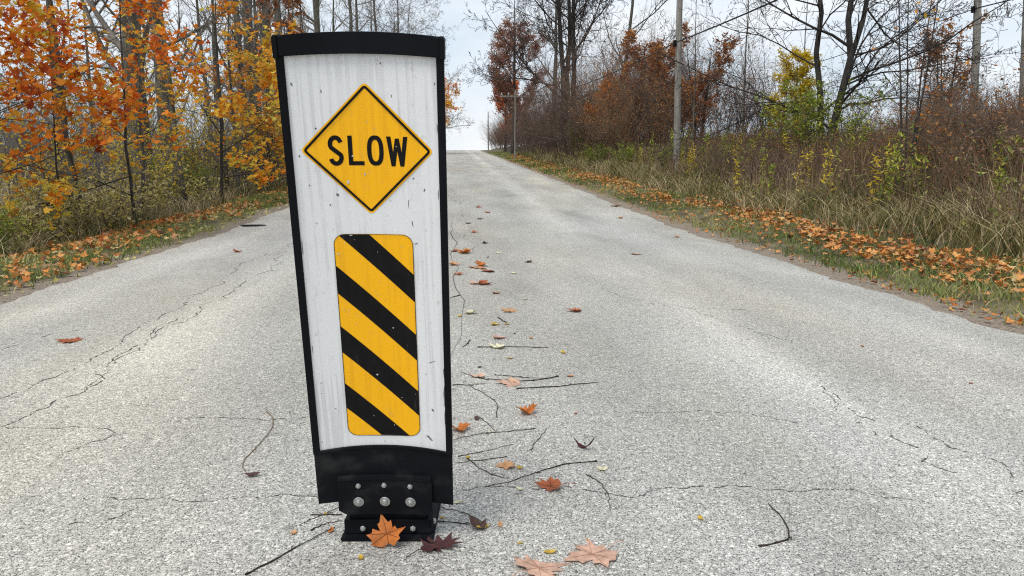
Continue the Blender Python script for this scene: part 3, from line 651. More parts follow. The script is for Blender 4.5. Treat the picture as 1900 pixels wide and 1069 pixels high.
fallen(888, 980, .05, 'brown', MAPLEC, 'dark brown crumpled leaf under a cream scrap, right of the sign foot', None, .6, .8, .3)
fallen(896, 980, .045, 'yellow', OVATE, 'yellow curled leaf on the dark crumpled leaf near the sign foot', None, .3, .5, 0, None, 'small_leaf')
fallen(1083, 833, .055, 'maroon', LANCE*1.6, 'dark maroon curled strip of leaf right of the sign, lying alone', None, .5, 1.1, .3, rad(70), 'curled_leaf')
fallen(1067, 578, .10, 'rust', MAPLE, 'rust orange folded maple leaf lying alone in the right lane', None, .3, .45, .2, rad(80))
fallen(945, 577, .12, 'tan', MAPLE, 'pale orange flat maple leaf up the road from the twigs', None, .06, .1, .1, rad(60))
fallen(885, 497, .17, 'tan', MAPLE, 'wide pale leaf in the leaf pair up the road beside the sign', None, .05, .15, .1)
fallen(893, 494, .13, 'orange', MAPLE, 'orange upright leaf in the leaf pair up the road beside the sign', None, .6, .6, .3)
fallen(905, 504, .15, 'rust', MAPLE, 'rust leaf just in front of the leaf pair up the road', None, .15, .3, .1)
fallen(948, 712, .105, 'pink', MAPLE, 'flat pinkish leaf lying across the dark twigs right of the sign', None, .05, .1, .1, rad(80))
fallen(952, 710, .032, 'yellow', OVATE, 'small yellow leaf on top of the flat pinkish leaf by the twigs', None, .5, .9, 0, None, 'small_leaf')
fallen(1179, 472, .12, 'tan', MAPLE, 'pale orange leaf lying far up the right lane', None, .05, .15, .1)
fallen(131, 633, .12, 'rust', MAPLE, 'flat rust leaf lying alone in the left lane', None, .04, .1, .1, rad(80))
fallen(1142, 383, .2, 'rust', MAPLE, 'rust leaf on the asphalt near the right shoulder far away', None, .2, .4, .1)
fallen(862, 470, .16, 'orange', MAPLE, 'orange leaf beside the centre crack up the road', None, .4, .5, .2)
fallen(1300, 964, .028, 'yellow', OVATE, 'small yellow and brown leaf alone left of the bent twig', None, .4, .7, .1, None, 'small_leaf')
fallen(1118, 872, .034, 'cream', MAPLEC, 'small pale leaf near the tip of the long dark twig', None, .3, .4, .2, None, 'small_leaf')
fallen(470, 884, .05, 'brown', OVATE, 'grey brown leaf scrap at the end of the curved stalk left of the sign', None, .5, .7, .1, rad(100), 'small_leaf')
SM_T = [(966, 909, .03, 'cream'), (850, 933, .03, 'cream'), (1020, 1026, .035, 'yellow'), (670, 1036, .026, 'yellow'), (614, 986, .028, 'orange'), (917, 603, .06, 'yellow'), (941, 602, .045, 'yellow'), (985, 628, .045, 'tan'), (1045, 655, .05, 'yellow'),
        (945, 666, .045, 'yellow'), (1058, 699, .04, 'orange'), (925, 646, .08, 'cream'), (873, 582, .09, 'cream'), (853, 587, .05, 'yellow'), (924, 628, .08, 'pink'), (880, 527, .1, 'pink'), (1600, 643, .03, 'rust'), (1801, 712, .03, 'rust'), (884, 778, .04, 'brown'),
        (905, 804, .03, 'cream'), (965, 1009, .018, 'yellow'), (897, 528, .12, 'rust'), (920, 545, .06, 'rust'), (975, 556, .05, 'cream'), (843, 467, .1, 'rust'), (843, 492, .12, 'tan'), (980, 487, .08, 'brown'), (899, 452, .09, 'black'), (1090, 1003, .016, 'tan'), (955, 620, .03, 'brown'),
        (890, 682, .035, 'brown'), (953, 508, .06, 'cream'), (890, 407, .1, 'brown'), (905, 395, .12, 'rust'), (868, 415, .1, 'brown'), (1150, 405, .12, 'tan'), (888, 385, .12, 'rust'), (880, 432, .1, 'rust'), (440, 468, .1, 'rust'), (925, 470, .06, 'cream'), (820, 962, .02, 'yellow'),
        (905, 478, .05, 'brown'), (890, 700, .06, 'pink'), (868, 850, .026, 'yellow'), (1085, 823, .012, 'black'), (928, 975, .03, 'tan'), (604, 955, .02, 'yellow'), (545, 990, .03, 'tan'), (1255, 440, .1, 'tan'), (1380, 430, .08, 'brown'), (1068, 768, .02, 'rust'), (850, 510, .08, 'rust')]
for px, py, s, c in SM_T:
    where = 'up the road' if py < 560 else ('in the litter right of the sign' if px > 800 else 'left of the sign')
    lab = {'cream': 'tiny cream leaf scrap', 'yellow': 'tiny yellow leaf scrap', 'orange': 'tiny orange leaf scrap', 'tan': 'tiny tan leaf scrap', 'brown': 'tiny dark brown leaf scrap', 'pink': 'thin pale pink leaf scrap', 'rust': 'tiny rust red leaf scrap', 'black': 'tiny black leaf scrap'}[c]
    lab = lab+' on the asphalt '+where
    fallen(px, py, s, c, MAPLEC if s > .05 else OVATE, lab, lab, .3, .5, .2, None, 'leaf_scrap')
TW = [([(897, 905), (950, 893), (985, 882), (1040, 862), (1108, 857)], 2.0, 'long dark curved twig above the rust brown leaf'), ([(455, 1068), (510, 1040), (560, 1012), (622, 980)], 2.2, 'long straight twig running from the sign foot to the bottom edge'),
      ([(576, 957), (605, 956), (634, 956)], 2.0, 'short thick twig end sticking out left of the sign foot'), ([(577, 985), (605, 972), (634, 966)], 1.5, 'short bowed twig leaving the left side of the sign foot'),
      ([(550, 976), (590, 960), (640, 938)], 1.2, 'thin pale twig behind the left of the sign foot'), ([(958, 722), (1030, 718), (1070, 714), (1110, 711)], 2.6, 'thick straight twig right of the sign, longest of the twig pile'),
      ([(905, 704), (960, 708), (1000, 706), (1036, 699)], 2.2, 'dark twig lying above the flat pinkish leaf'), ([(918, 696), (960, 700), (1007, 703)], 1.6, 'thin twig crossing just above the dark twig by the pinkish leaf'), ([(855, 691), (880, 700), (907, 706)], 1.8, 'thin twig slanting from the sign rail towards the pinkish leaf'),
      ([(886, 645), (950, 644), (1018, 646)], 2.2, 'straight dark twig farthest up the road of the big twigs'), ([(842, 818), (880, 806), (940, 802), (993, 796)], 1.7, 'slim curved twig with a knob end under the orange folded leaf'), ([(850, 848), (900, 838), (955, 824)], 1.3, 'thin twig slanting below the slim curved twig'),
      ([(843, 860), (890, 855), (940, 848)], 1.4, 'straight thin twig meeting the sign flap'), ([(867, 852), (890, 870), (925, 886), (945, 888)], 1.5, 'thin twig sloping down to the long dark curved twig'), ([(870, 716), (900, 730), (925, 750), (922, 775)], 1.6, 'hooked twig between the pinkish leaf and the orange folded leaf'),
      ([(1088, 882), (1115, 895), (1130, 925), (1132, 949)], 1.5, 'thin curved twig right of the rust brown leaf'), ([(1425, 935), (1450, 960), (1468, 988), (1462, 1003), (1440, 1010), (1408, 1015)], 2.6, 'dark twig bent like a hook alone in the right lane'),
      ([(495, 765), (510, 778), (508, 795), (480, 830), (452, 852), (449, 868), (458, 880)], 2.0, 'brown curved leaf stalk lying alone left of the sign'), ([(805, 940), (860, 950), (902, 974)], 1.3, 'thin arched twig leaving the right of the sign foot'), ([(805, 968), (860, 971), (902, 979)], 1.5, 'dark straight twig from the sign foot to the crumpled leaf'),
      ([(1015, 795), (1000, 815), (983, 836)], 1.4, 'short twig alone right of the slim curved twig'), ([(840, 715), (870, 715), (900, 713)], 1.7, 'short twig poking out from behind the sign rail'), ([(835, 553), (853, 549)], 3, 'twig stub beside the sign rail up the road'), ([(924, 590), (935, 597), (942, 601)], 2.5, 'short dark twig by the tiny yellow scraps up the road'),
      ([(858, 645), (866, 640), (872, 632)], 2, 'tiny forked twig near the sign rail'), ([(890, 775), (910, 790), (918, 800)], 1.4, 'thin twig beside the orange folded leaf')]
for i, (pts, r, lab) in enumerate(TW):
    P = np.array([road_pt(*p) for p in pts]); n = 14
    tt = np.linspace(0, len(P)-1, n); Q = np.stack([np.interp(tt, np.arange(len(P)), P[:, k]) for k in range(3)], 1)
    for _ in range(2): Q[1:-1] = (Q[:-2]+2*Q[1:-1]+Q[2:])/4
    r_ = r*.001*(1 if P[:, 1].mean() < 3 else 1.25)
    Q[1:-1, :2] += rng.normal(0, .0022, (n-2, 2)); Q[:, 2] += r_*.8+np.abs(rng.normal(0, .001, n))
    rd = r_*np.linspace(.55, 1, n)*rng.uniform(.75, 1.3, n); 
    if i % 2: rd = rd[::-1].copy(); rd[0] *= 1.5
    else: rd[-1] *= 1.5
    c0 = Q[0].copy(); parts = [tubes((Q-c0)[None], rd[None], 5)]
    if len(pts) > 2:
        k = n//2; d = (Q[k+1]-Q[k])/np.linalg.norm(Q[k+1]-Q[k]); sd = np.array([-d[1], d[0], .2])*(1 if i % 3 else -1)
        b0 = Q[k]-c0; parts.append(tubes(np.stack([b0, b0+(d+sd)*.006, b0+(d*2+sd)*.008])[None], np.array([[r_*.7, r_*.6, r_*.4]]), 4))
    Vv, q = join(parts)
    tag(obj('twig', mesh('twig', Vv, q, MAT['twig_black' if i != 17 else 'twig_brown'], True), loc=c0), lab, 'twig')
n = 1500; gx = np.concatenate([rng.uniform(-2.2, 3.0, 450), -.18+rng.normal(0, .28, 350), rng.normal(3.2, .16, 350), rng.normal(-3.2, .16, 350)]); gy = np.concatenate([rng.uniform(1.5, 6, 450), 1.80+rng.normal(0, .16, 350), rng.uniform(3, 14, 700)])
gs = rng.uniform(.0012, .0032, n)*np.where(np.abs(gx) > 2.9, 2.2, 1)
inside = (np.abs(gx+.18) < .125) & (gy > 1.725) & (gy < 1.96); gx, gy, gs = gx[~inside], gy[~inside], gs[~inside]; n = len(gx)
T = np.array([[1, 0, 0], [-1, 0, 0], [0, 1, 0], [0, -1, 0], [0, 0, .7], [0, 0, -.5]]); TF = np.array([[0, 2, 4], [2, 1, 4], [1, 3, 4], [3, 0, 4], [2, 0, 5], [1, 2, 5], [3, 1, 5], [0, 3, 5]])
gc = np.stack([gx, gy, np.where(np.abs(gx) < 3.1, zroad(gy)+.0125, zg(gx, gy)+.01)+gs*.3], 1)
Vv = (gc[:, None]+T[None]*gs[:, None, None]*rng.uniform(.6, 1.3, (n, 6, 1))).reshape(-1, 3); F = (TF[None]+(np.arange(n)*6)[:, None, None]).reshape(-1, 3)
tag(obj('grit', mesh('grit', Vv, F, noisemat('grit_stone', [(.12, .11, .10), (.32, .30, .27), (.52, .50, .46)], 60, .9, 0))), 'loose grit scattered on the asphalt and along its edges', 'gravel', kind='stuff')
p = road_pt(468, 419)
Vv = np.array([[math.cos(a)*(.18 if i == 0 else .15)*(1+.2*math.sin(3*a)), math.sin(a)*.10*(1+.2*math.cos(2*a)), .002+.010*i] for i in range(2) for a in np.linspace(0, 2*np.pi, 16, endpoint=False)]+[[0, 0, .015]])
q = np.array([[i, (i+1) % 16, 16+(i+1) % 16, 16+i] for i in range(16)]); t3 = np.array([[16+i, 16+(i+1) % 16, 32] for i in range(16)])
tag(obj('rubber_scrap', mesh('rubber_scrap', Vv, [q, t3], br_, True), loc=p), 'flat black scrap lying at the left road edge beside the sign', 'scrap')

# ------------------------------------------------------------------ verges: grass, litter
rng = np.random.default_rng(21)
def field(n, x0, x1, y0, y1, ypow=2.2):
    y = y0+(y1-y0)*rng.random(n)**ypow; x = rng.uniform(x0, x1, n)
    return x, y
def grass(name, label, n, x0, x1, y0, y1, h0, h1, wd, lean, mat, ypow=2.2, clump=.0):
    x, y = field(n, x0, x1, y0, y1, ypow)
    if clump:
        k = max(40, n//14); cx, cy = field(k, x0, x1, y0, y1, ypow); j = rng.integers(0, k, n)
        x = cx[j]+rng.normal(0, clump, n); y = cy[j]+rng.normal(0, clump, n)*(1+y*.03)
        x = np.clip(x, x0-.15, x1+.15)
    base = np.stack([x, y, zg(x, y)-.01], 1)
    far = 1+np.clip(y-10, 0, 60)*.035
    h = rng.uniform(h0, h1, n)*(.75+.35*hnoise(x*.8, y*.6)*.6+.1)
    h = np.clip(h, h0*.5, h1*1.2)
    Vv, F, ti = blades(rng, base, h, wd*far*rng.uniform(.6, 1.3, n), lean*rng.uniform(.3, 1.5, n), clump_tint(rng, base, .5, .6))
    return tag(obj(name, mesh(name, Vv, F, MAT[mat], False, ti)), label, 'grass', kind='stuff')
grass('verge_grass', 'short green verge grass along the left road edge', 30000, -4.9, -3.34, 2.5, 60, .05, .15, .009, .7, 'grass_green', 2.0, .06)
grass('verge_grass', 'short green verge grass along the right road edge', 32000, 3.40, 4.95, 2.5, 80, .05, .15, .009, .7, 'grass_green', 2.0, .06)
grass('tall_grass', 'tall tan and green grass on the right bank', 34000, 4.85, 7.6, 3, 60, .15, .52, .013, .7, 'grass_mix', 2.0, .10)
grass('dry_grass', 'bleached dry grass at the foot of the right bank', 12000, 4.8, 6.4, 3, 45, .2, .6, .010, 1.0, 'grass_tan', 1.9, .10)
grass('bank_grass', 'rough grass behind the right bank', 16000, 7.8, 24, 8, 80, .3, .8, .018, .5, 'grass_mix', 1.3, .25)
grass('wood_edge_grass', 'tan and green grass along the edge of the left wood', 22000, -8.5, -4.7, 4, 60, .10, .40, .012, .8, 'grass_mix', 1.9, .12)
grass('dry_wood_grass', 'bleached grass under the left trees', 17000, -9, -4.7, 4, 45, .2, .55, .011, .9, 'grass_tan', 1.8, .12)
grass('field_grass', 'pale tan field grass behind the left trees', 22000, -60, -8, 8, 90, .3, .7, .035, .5, 'grass_tan', 1.1, .5)
def band(n, side, y0, y1, ypow, inner, outer):
    y = y0+(y1-y0)*rng.random(n)**ypow
    c = (inner+outer)/2+.15*np.sin(y*.7); x = c+rng.normal(0, (outer-inner)/3.2, n)
    return side*np.clip(x, inner-.15, outer+.5), y
for side, word, inner, outer in ((1, 'right', 4.0, 4.95), (-1, 'left', 3.5, 4.9)):
    x, y = band(7500 if side > 0 else 6000, side, 3.0, 60, 1.7, inner, outer)
    dens = (hnoise(x*1.6, y*1.1)+.35*np.sin(y*2.3) > -.35) & ((y < 26) | (rng.random(len(x)) < .3) | (y > 70) | (np.abs(y-52) < 5) | (side < 0)); x, y = x[dens], y[dens]
    C = np.stack([x, y, zg(x, y)+rng.uniform(.015, .09, len(x))], 1)
    Vv, F, ti = leaf_batch(rng, C, rng.uniform(.035, .075, len(x))*(1+np.clip(y-12, 0, 40)*.015), MAPLEC, clump_tint(rng, C, 1, .3), flat=.35, fold=.3, curl=.3)
    tag(obj('leaf_litter', mesh('leaf_litter', Vv, F, MAT['litter'], False, ti)), 'orange leaf litter along the '+word+' verge', 'leaves', kind='stuff')
for side, word in ((1, 'right'), (-1, 'left')):
    n = 1500; y = 3.2+45*rng.random(n)**1.8; x = side*(3.22+np.abs(rng.normal(0, .75, n)))
    C = np.stack([x, y, zg(x, y)+rng.uniform(.012, .03, n)+np.where(np.abs(x) > 3.6, .03, 0)], 1)
    Vv, F, ti = leaf_batch(rng, C, rng.uniform(.02, .06, n)*(1+np.clip(y-12, 0, 40)*.015), MAPLEC if side > 0 else MAPLE, clump_tint(rng, C, 1, .3), flat=.6)
    tag(obj('leaf_scraps', mesh('leaf_scraps', Vv, F, MAT['leaf_cream' if side < 0 else 'litter'], False, ti)), 'small broken leaf scraps scattered over the '+word+' shoulder', 'leaves', kind='stuff')
variants = [leafmesh(rng, MAPLE, 1.0, f, c, MAT['litter_obj'], .5, b_) for f, c, b_ in ((.2, .3, .1), (.5, .2, .3), (.1, .7, -.2), (.7, .5, .2), (.3, -.4, .3), (.15, .2, .6))]
for side, word, inner, outer in ((1, 'right', 4.1, 4.9), (-1, 'left', 3.45, 4.8)):
    lab = 'fallen orange maple leaf lying in the '+word+' verge grass'
    x, y = band(140, side, 4.2, 13, 1.25, inner, outer)
    for k in range(140):
        s = rng.uniform(.045, .085)
        o = obj('fallen_leaf', variants[k % 6], loc=(x[k], y[k], float(zg(x[k], y[k]))+rng.uniform(.03, .09)), rot=(rng.normal(0, .6), rng.normal(0, .6), rng.uniform(0, 6.28)))
        o.scale = (s, s, s); tag(o, lab, 'leaf', 'fallen leaves on the '+word+' verge')

# ------------------------------------------------------------------ trees
def finish_tree(name, label, loc, trunk, branches, leaves=None, group=None, rz=0, bark='bark_grey', twig='twig_grey', leafm=None, cat='tree'):
    t = tag(empty(name, (loc[0], loc[1], float(zg(loc[0], loc[1]))-.08), rz), label, cat, group)
    obj('trunk', mesh('trunk', *trunk, MAT[bark], True), t)
    obj('crown', mesh('crown', *branches, MAT[twig], True), t)
    if leaves is not None:
        o = obj('leaves', mesh('leaves', leaves[0], leaves[1], MAT[leafm], False, leaves[2]), t); o['kind'] = 'stuff'
    return t
def tree_geo(seed, h, r, trunks=1, spread=.0, n=(12, 8, 6, 4), t0=.18, ang=55, ratio=.42, up=.35, leaf=None, lean=(0, 0), wob=.03, twr=1.0, tsides=9, P1=8, wig=(.10, .13, .16, .2), rr1=.46):
    rng = np.random.default_rng(seed); tp = []
    for k in range(trunks):
        a = 2*np.pi*k/max(trunks, 1)+rng.uniform(0, 1.5)
        off = (math.cos(a)*r*1.1*(trunks > 1), math.sin(a)*r*1.1*(trunks > 1))
        hh = h*rng.uniform(.85, 1.05) if trunks > 1 else h
        tp.append(trunk_path(rng, hh, r*(rng.uniform(.75, 1) if trunks > 1 else 1), 12, (lean[0]+math.cos(a)*spread, lean[1]+math.sin(a)*spread), wob, off))
    TP = np.stack([p for p, _ in tp]); TR = np.stack([q for _, q in tp])
    trunk = tubes(TP, TR, tsides)
    l1 = spawn(rng, (TP, TR), n[0], t0, .97, ang, 11, ratio, rr1, P1, up, wig[0], .18)
    l2 = spawn(rng, l1, n[1], .15, .97, 46, 13, .46, .62, 6, up*.7, wig[1], .25)
    l3 = spawn(rng, l2, n[2], .12, .98, 44, 14, .46, .66, 5, up*.5, wig[2], .35)
    parts = [tubes(*l1, 6), tubes(*l2, 4), tubes(*l3, 3)]; last = l3
    if n[3]:
        l4 = spawn(rng, l3, n[3], .15, 1, 42, 14, .5, .75, 3, up*.4, wig[3], .5)
        l4 = (l4[0], np.maximum(l4[1], .0022*twr)); parts.append(tubes(*l4, 3)); last = l4
    lv = None
    if leaf:
        pts = last[0].reshape(-1, 3); zlo, zhi = leaf.get('z', (0, 99))
        pts = pts[(pts[:, 2] > zlo) & (pts[:, 2] < zhi)]
        if 'keep' in leaf: pts = pts[hnoise(pts[:, 0]*leaf.get('ks', 1.0)+seed, pts[:, 1]*leaf.get('ks', 1.0)+pts[:, 2]*1.3) > leaf['keep']]
        k = min(leaf['n'], 10**6); i = rng.integers(0, len(pts), k)
        C = pts[i]+rng.normal(0, leaf.get('j', .05), (k, 3))
        ti = np.clip(clump_tint(rng, C, leaf.get('cs', 1), .6)+leaf.get('dt', 0), 0, 1)
        lv = leaf_batch(rng, C, rng.uniform(.7, 1.25, k)*leaf['s'], leaf.get('tpl', MAPLEC), ti, flat=leaf.get('flat', .15), droop=leaf.get('droop', .4))
        lv = lv+(C, )
    return trunk, join(parts), lv
print('trees')
# left wood: shared bare trees of three shapes
woods = []
geoA = tree_geo(31, 15, .24, n=(16, 8, 6, 4), t0=.10, ang=62, ratio=.30)
geoB = tree_geo(32, 17, .20, n=(15, 8, 6, 4), t0=.13, ang=55, ratio=.26, wob=.05)
geoC = tree_geo(33, 13, .15, trunks=2, spread=.05, n=(10, 7, 6, 4), t0=.10, ang=52, ratio=.30, up=.5)
protoW = []
WL = [(-6.85, 17.0, 0, 1.0), (-6.5, 24.5, 2, 1), (-6.9, 29, 1, 1.1), (-7.4, 33.5, 0, 1), (-9.2, 36, 1, 1), (-6.6, 38, 1, .95), (-11.5, 31, 0, 1.1), (-7.6, 44, 0, 1.05),
      (-6.6, 50, 1, 1), (-9, 55, 2, 1.2), (-7.3, 60, 0, 1.05), (-6.9, 70, 1, 1.1), (-8.5, 80, 0, 1.1), (-6.8, 88, 1, .95), (-7.5, 98, 0, .85), (-17, 27, 0, 1), (-20, 40, 1, 1), (-14, 45, 2, 1.1), (-26, 36, 2, 1), (-31, 52, 0, 1), (-38, 48, 1, 1), (-24, 60, 0, 1.1), (-44, 66, 1, 1.1), (-34, 74, 0, 1), (-16, 66, 0, 1.1)]
LW = {0: 'stout grey trunk standing tallest behind the near orange maple', 12: 'bare tree rising just above the top of the sign'}
for i, (x, y, k, s) in enumerate(WL):
    lab = 'bare grey tree in the left roadside wood '+('behind the orange maples' if y < 25 else ('beside the left rail of the sign' if y < 40 else 'towards the crest')) if x > -13 else 'bare grey tree far back across the left field'
    grp = 'bare trees of the left wood' if x > -13 else 'bare trees beyond the left field'
    if k not in CH:
        t = finish_tree('bare_tree', lab, (x, y), *(geoA, geoB, geoC)[k][:2], bark='bark_grey', twig='twig_grey'); CH[k] = t
    else:
        t = dup(CH[k]); t.location = (x, y, float(zg(x, y))-.08)
    t['label'] = lab; t['group'] = grp
    if i == 0:
        t['label'] = 'stout grey trunk standing closest behind the near orange maple'; del t['group']
    t.rotation_euler = (0, 0, i*1.7 if i else .4); t.scale = (s, s, s)

# near left maples with countable leaves
def maple(loc, seed, h, r, nleaf, nsingle, label, mat, matobj, size, dt=0, lean=(0, 0), z=(0.5, 99), n=(15, 7, 5, 3), ratio=.52, keep=-.5, t0=.12, up=.12):
    g = tree_geo(seed, h, r, n=n, t0=t0, ang=74, ratio=ratio, up=up, lean=lean, wob=.07, twr=.8, tsides=7, leaf=dict(n=nleaf+nsingle, s=size, j=.06, dt=dt, z=z, flat=.25, droop=.55, keep=keep, ks=1.3, tpl=MAPLEC))
    C = g[2][3]; K = len(MAPLEC)+1
    W = C+np.array([loc[0], loc[1], float(zg(*loc))-.08])
    rel = W-np.array([0, 0, CAM_H]); dep = rel@c_f; px = 950+FPX*(rel@c_r)/dep; py = 534.5-FPX*(rel@c_u)/dep
    inview = (dep > .5) & (px > -10) & (px < 545) & (py > -10) & (py < 520)
    order = np.argsort(np.where(inview, dep, 999+dep)); single = order[:nsingle]
    keepm = np.ones(len(C), bool); keepm[single] = False
    Vv = g[2][0].reshape(len(C), K, 3)[keepm].reshape(-1, 3); kk = np.arange(K-1)
    F = (np.stack([np.zeros(K-1, int), 1+kk, 1+(kk+1) % (K-1)], 1)[None]+(np.arange(keepm.sum())*K)[:, None, None]).reshape(-1, 3)
    ti = g[2][2].reshape(len(C), K)[keepm].ravel()
    t = finish_tree('maple_tree', label, loc, g[0], g[1], (Vv, F, ti), None, 0, 'bark_dark', 'twig_dark', mat)
    rg = np.random.default_rng(seed+1)
    vs = [leafmesh(rg, MAPLE, 1.0, f, c, MAT[matobj], .5, b_) for f, c, b_ in ((.2, .3, .1), (.5, .2, .3), (.1, .6, -.2), (.6, .4, .2))]
    for j, s in enumerate(single):
        o = obj('maple_leaf', vs[j % 4], t, loc=C[s], rot=(rg.normal(.5, .6), rg.normal(0, .6), rg.uniform(0, 6.28))); k = size*rg.uniform(.85, 1.3); o.scale = (k, k, k)
    return t
maple((-5.35, 8.3), 41, 5.2, .022, 2300, 150, 'near maple sapling with thin dark stem and dense deep orange leaves', 'leaf_orange', 'leaf_orange_obj', .082, .22, (-.04, .0), (.9, 99), keep=-.7)
maple((-6.6, 9.6), 42, 6.0, .03, 2800, 60, 'dense rust orange maple at the left edge of the photo', 'leaf_orange', 'leaf_orange_obj', .088, .08, (0, 0), (1.2, 99), keep=-.8)
maple((-5.1, 12.2), 43, 5.0, .028, 1500, 60, 'golden orange maple sapling in front of the stout grey trunk', 'leaf_gold', 'leaf_gold_obj', .085, .15, (.03, 0), (.7, 99), keep=-.1)
maple((-4.9, 16.0), 44, 4.6, .04, 1100, 20, 'yellow orange maple sapling farther along the left wood edge', 'leaf_gold', 'leaf_gold_obj', .10, .12, (.02, 0), (.4, 99), keep=0)
maple((-5.2, 21.5), 45, 4.5, .045, 1500, 10, 'small gold leaved maple just left of the sign', 'leaf_gold', 'leaf_gold_obj', .11, .1, (.02, 0), (.3, 99), keep=-.1)
maple((-5.5, 27), 46, 6.0, .06, 1700, 0, 'rust leaved young maple hugging the left rail of the sign', 'leaf_rust', 'leaf_gold_obj', .13, .2, (.02, 0), (.3, 99), keep=-.2) if False else None

maple((-4.75, 19.2), 68, 3.3, .025, 1500, 0, 'low golden maple sapling arching over the left verge', 'leaf_gold', 'leaf_gold_obj', .095, .2, (.03, 0), (.25, 99), keep=-.5)
maple((-4.7, 24.5), 69, 3.2, .025, 1500, 0, 'low yellow maple sapling nearest the left rail of the sign', 'leaf_gold', 'leaf_gold_obj', .10, .1, (.03, 0), (.25, 99), keep=-.5)
maple((-5.6, 10.9), 70, 3.0, .02, 500, 30, 'low sparse golden maple seedling between the two nearest maples', 'leaf_gold', 'leaf_gold_obj', .09, .15, (.03, 0), (.3, 99), keep=-.2)
def simple_tree(name, label, loc, seed, h, r, bark, twig, leafm=None, leaf=None, group=None, **kw):
    g = tree_geo(seed, h, r, leaf=leaf, **kw)
    return finish_tree(name, label, loc, g[0], g[1], g[2][:3] if g[2] is not None else None, group, 0, bark, twig, leafm)
simple_tree('young_tree', 'rust leaved young tree just left of the sign frame', (-5.6, 27), 46, 7, .07, 'bark_grey', 'twig_grey', 'leaf_rust', dict(n=2200, s=.13, keep=-.2, dt=.2, z=(.4, 9)), n=(14, 7, 5, 3), t0=.1, ratio=.4)
simple_tree('young_tree', 'golden tree showing past the right rail of the sign', (-3.5, 70), 47, 6.5, .10, 'bark_dark', 'twig_dark', 'leaf_gold', dict(n=8000, s=.15, dt=-.05, z=(1.6, 12), j=.12), n=(18, 8, 6, 3), t0=.25, ratio=.75, ang=66, lean=(.16, 0))
for k_, (x_, y_) in enumerate([(-5.2, 72), (-5.0, 90)]):
    simple_tree('bare_tree', ('wide bare tree reaching over the road behind the sign top', 'bare tree farthest along the left side near the crest')[k_], (x_, y_), 48+k_, 17, .2, 'bark_grey', 'twig_grey', n=(20, 10, 7, 4), t0=.12, ang=62, ratio=.52, up=.3, twr=5)
# right side
simple_tree('bare_tree', 'tall dark bare tree with several trunks over the brown thicket', (6.1, 40), 51, 18, .20, 'bark_dark', 'twig_dark', trunks=3, spread=.05, n=(15, 11, 7, 5), t0=.18, ang=56, ratio=.36, up=.35, wob=.08, wig=(.14, .16, .18, .2), twr=4.5, tsides=10, rr1=.40)
simple_tree('bare_tree', 'slim pale bare tree right of the tall dark tree', (7.9, 37), 52, 13, .13, 'bark_grey', 'twig_dark', lean=(.10, 0), n=(13, 8, 6, 3), t0=.2, ang=50, ratio=.38, twr=2)
simple_tree('bare_tree', 'twin trunked dark bare tree standing on the right bank', (8.15, 16.0), 53, 8.5, .088, 'bark_dark', 'twig_dark', trunks=3, spread=.09, n=(15, 10, 7, 4), t0=.09, ang=60, ratio=.42, up=.2, twr=2.4, rr1=.45, wob=.14, wig=(.16, .18, .2, .22))
simple_tree('red_maple', 'dark red maple beside the crest of the road', (5.1, 66), 54, 13, .22, 'bark_dark', 'twig_dark', 'leaf_red', dict(n=15000, s=.12, z=(3, 11), keep=-1.0, ks=.7, dt=.05, j=.15), n=(18, 9, 7, 3), t0=.12, ratio=.36, up=.6, twr=3)
simple_tree('orange_tree', 'bright orange small tree nearest the crest', (5.2, 78), 55, 7, .16, 'bark_dark', 'twig_dark', 'leaf_orange', dict(n=9000, s=.16, z=(1.6, 8), dt=-.02, j=.15), n=(15, 8, 6, 3), t0=.2, ratio=.42)
simple_tree('bare_tree', 'grey bare tree behind the dark red maple', (7.8, 60), 56, 14, .25, 'bark_grey', 'twig_grey', n=(14, 8, 6, 4), t0=.25, ratio=.3, twr=2.5, ang=42)
simple_tree('orange_tree', 'orange and red shrubby tree left of the near utility pole', (8.0, 30), 57, 4.4, .07, 'bark_dark', 'twig_dark', 'leaf_rust', dict(n=6500, s=.10, z=(1.4, 7), keep=-.6, dt=.25, j=.08), trunks=3, spread=.12, n=(9, 7, 5, 3), t0=.15, ratio=.42)
simple_tree('orange_tree', 'golden orange small tree between the dark tree and the pole', (6.9, 33), 58, 3.7, .06, 'bark_dark', 'twig_dark', 'leaf_gold', dict(n=5000, s=.11, z=(1.0, 7), keep=-.6, dt=-.2, j=.08), trunks=2, spread=.1, n=(10, 7, 5, 3), t0=.15, ratio=.42)
simple_tree('red_tree', 'russet leaved small tree just behind the near utility pole', (8.6, 26), 59, 3.7, .06, 'bark_dark', 'twig_purple', 'leaf_rust', dict(n=2600, s=.085, z=(1.2, 7), keep=-.5, dt=.2, j=.06), trunks=3, spread=.14, n=(9, 7, 5, 3), t0=.12, ratio=.42)
simple_tree('yellow_tree', 'golden yellow conical young tree behind the twin trunked tree', (8.75, 19.0), 60, 2.55, .045, 'bark_dark', 'twig_brown', 'leaf_yellow', dict(n=7000, s=.07, z=(.3, 7), tpl=OVATE, dt=.0), n=(26, 8, 6, 3), t0=.06, ratio=.36, up=.5)
simple_tree('bare_sapling', 'thin pale bare sapling against the sky right of the near pole', (8.6, 22), 61, 6.5, .035, 'bark_grey', 'twig_grey', n=(16, 4, 3, 0), t0=.2, ang=34, ratio=.26, up=.6)
simple_tree('bare_sapling', 'whip thin bare sapling just right of the near pole', (7.4, 23), 62, 6.0, .03, 'bark_grey', 'twig_grey', n=(14, 4, 3, 0), t0=.2, ang=30, ratio=.26, up=.6)
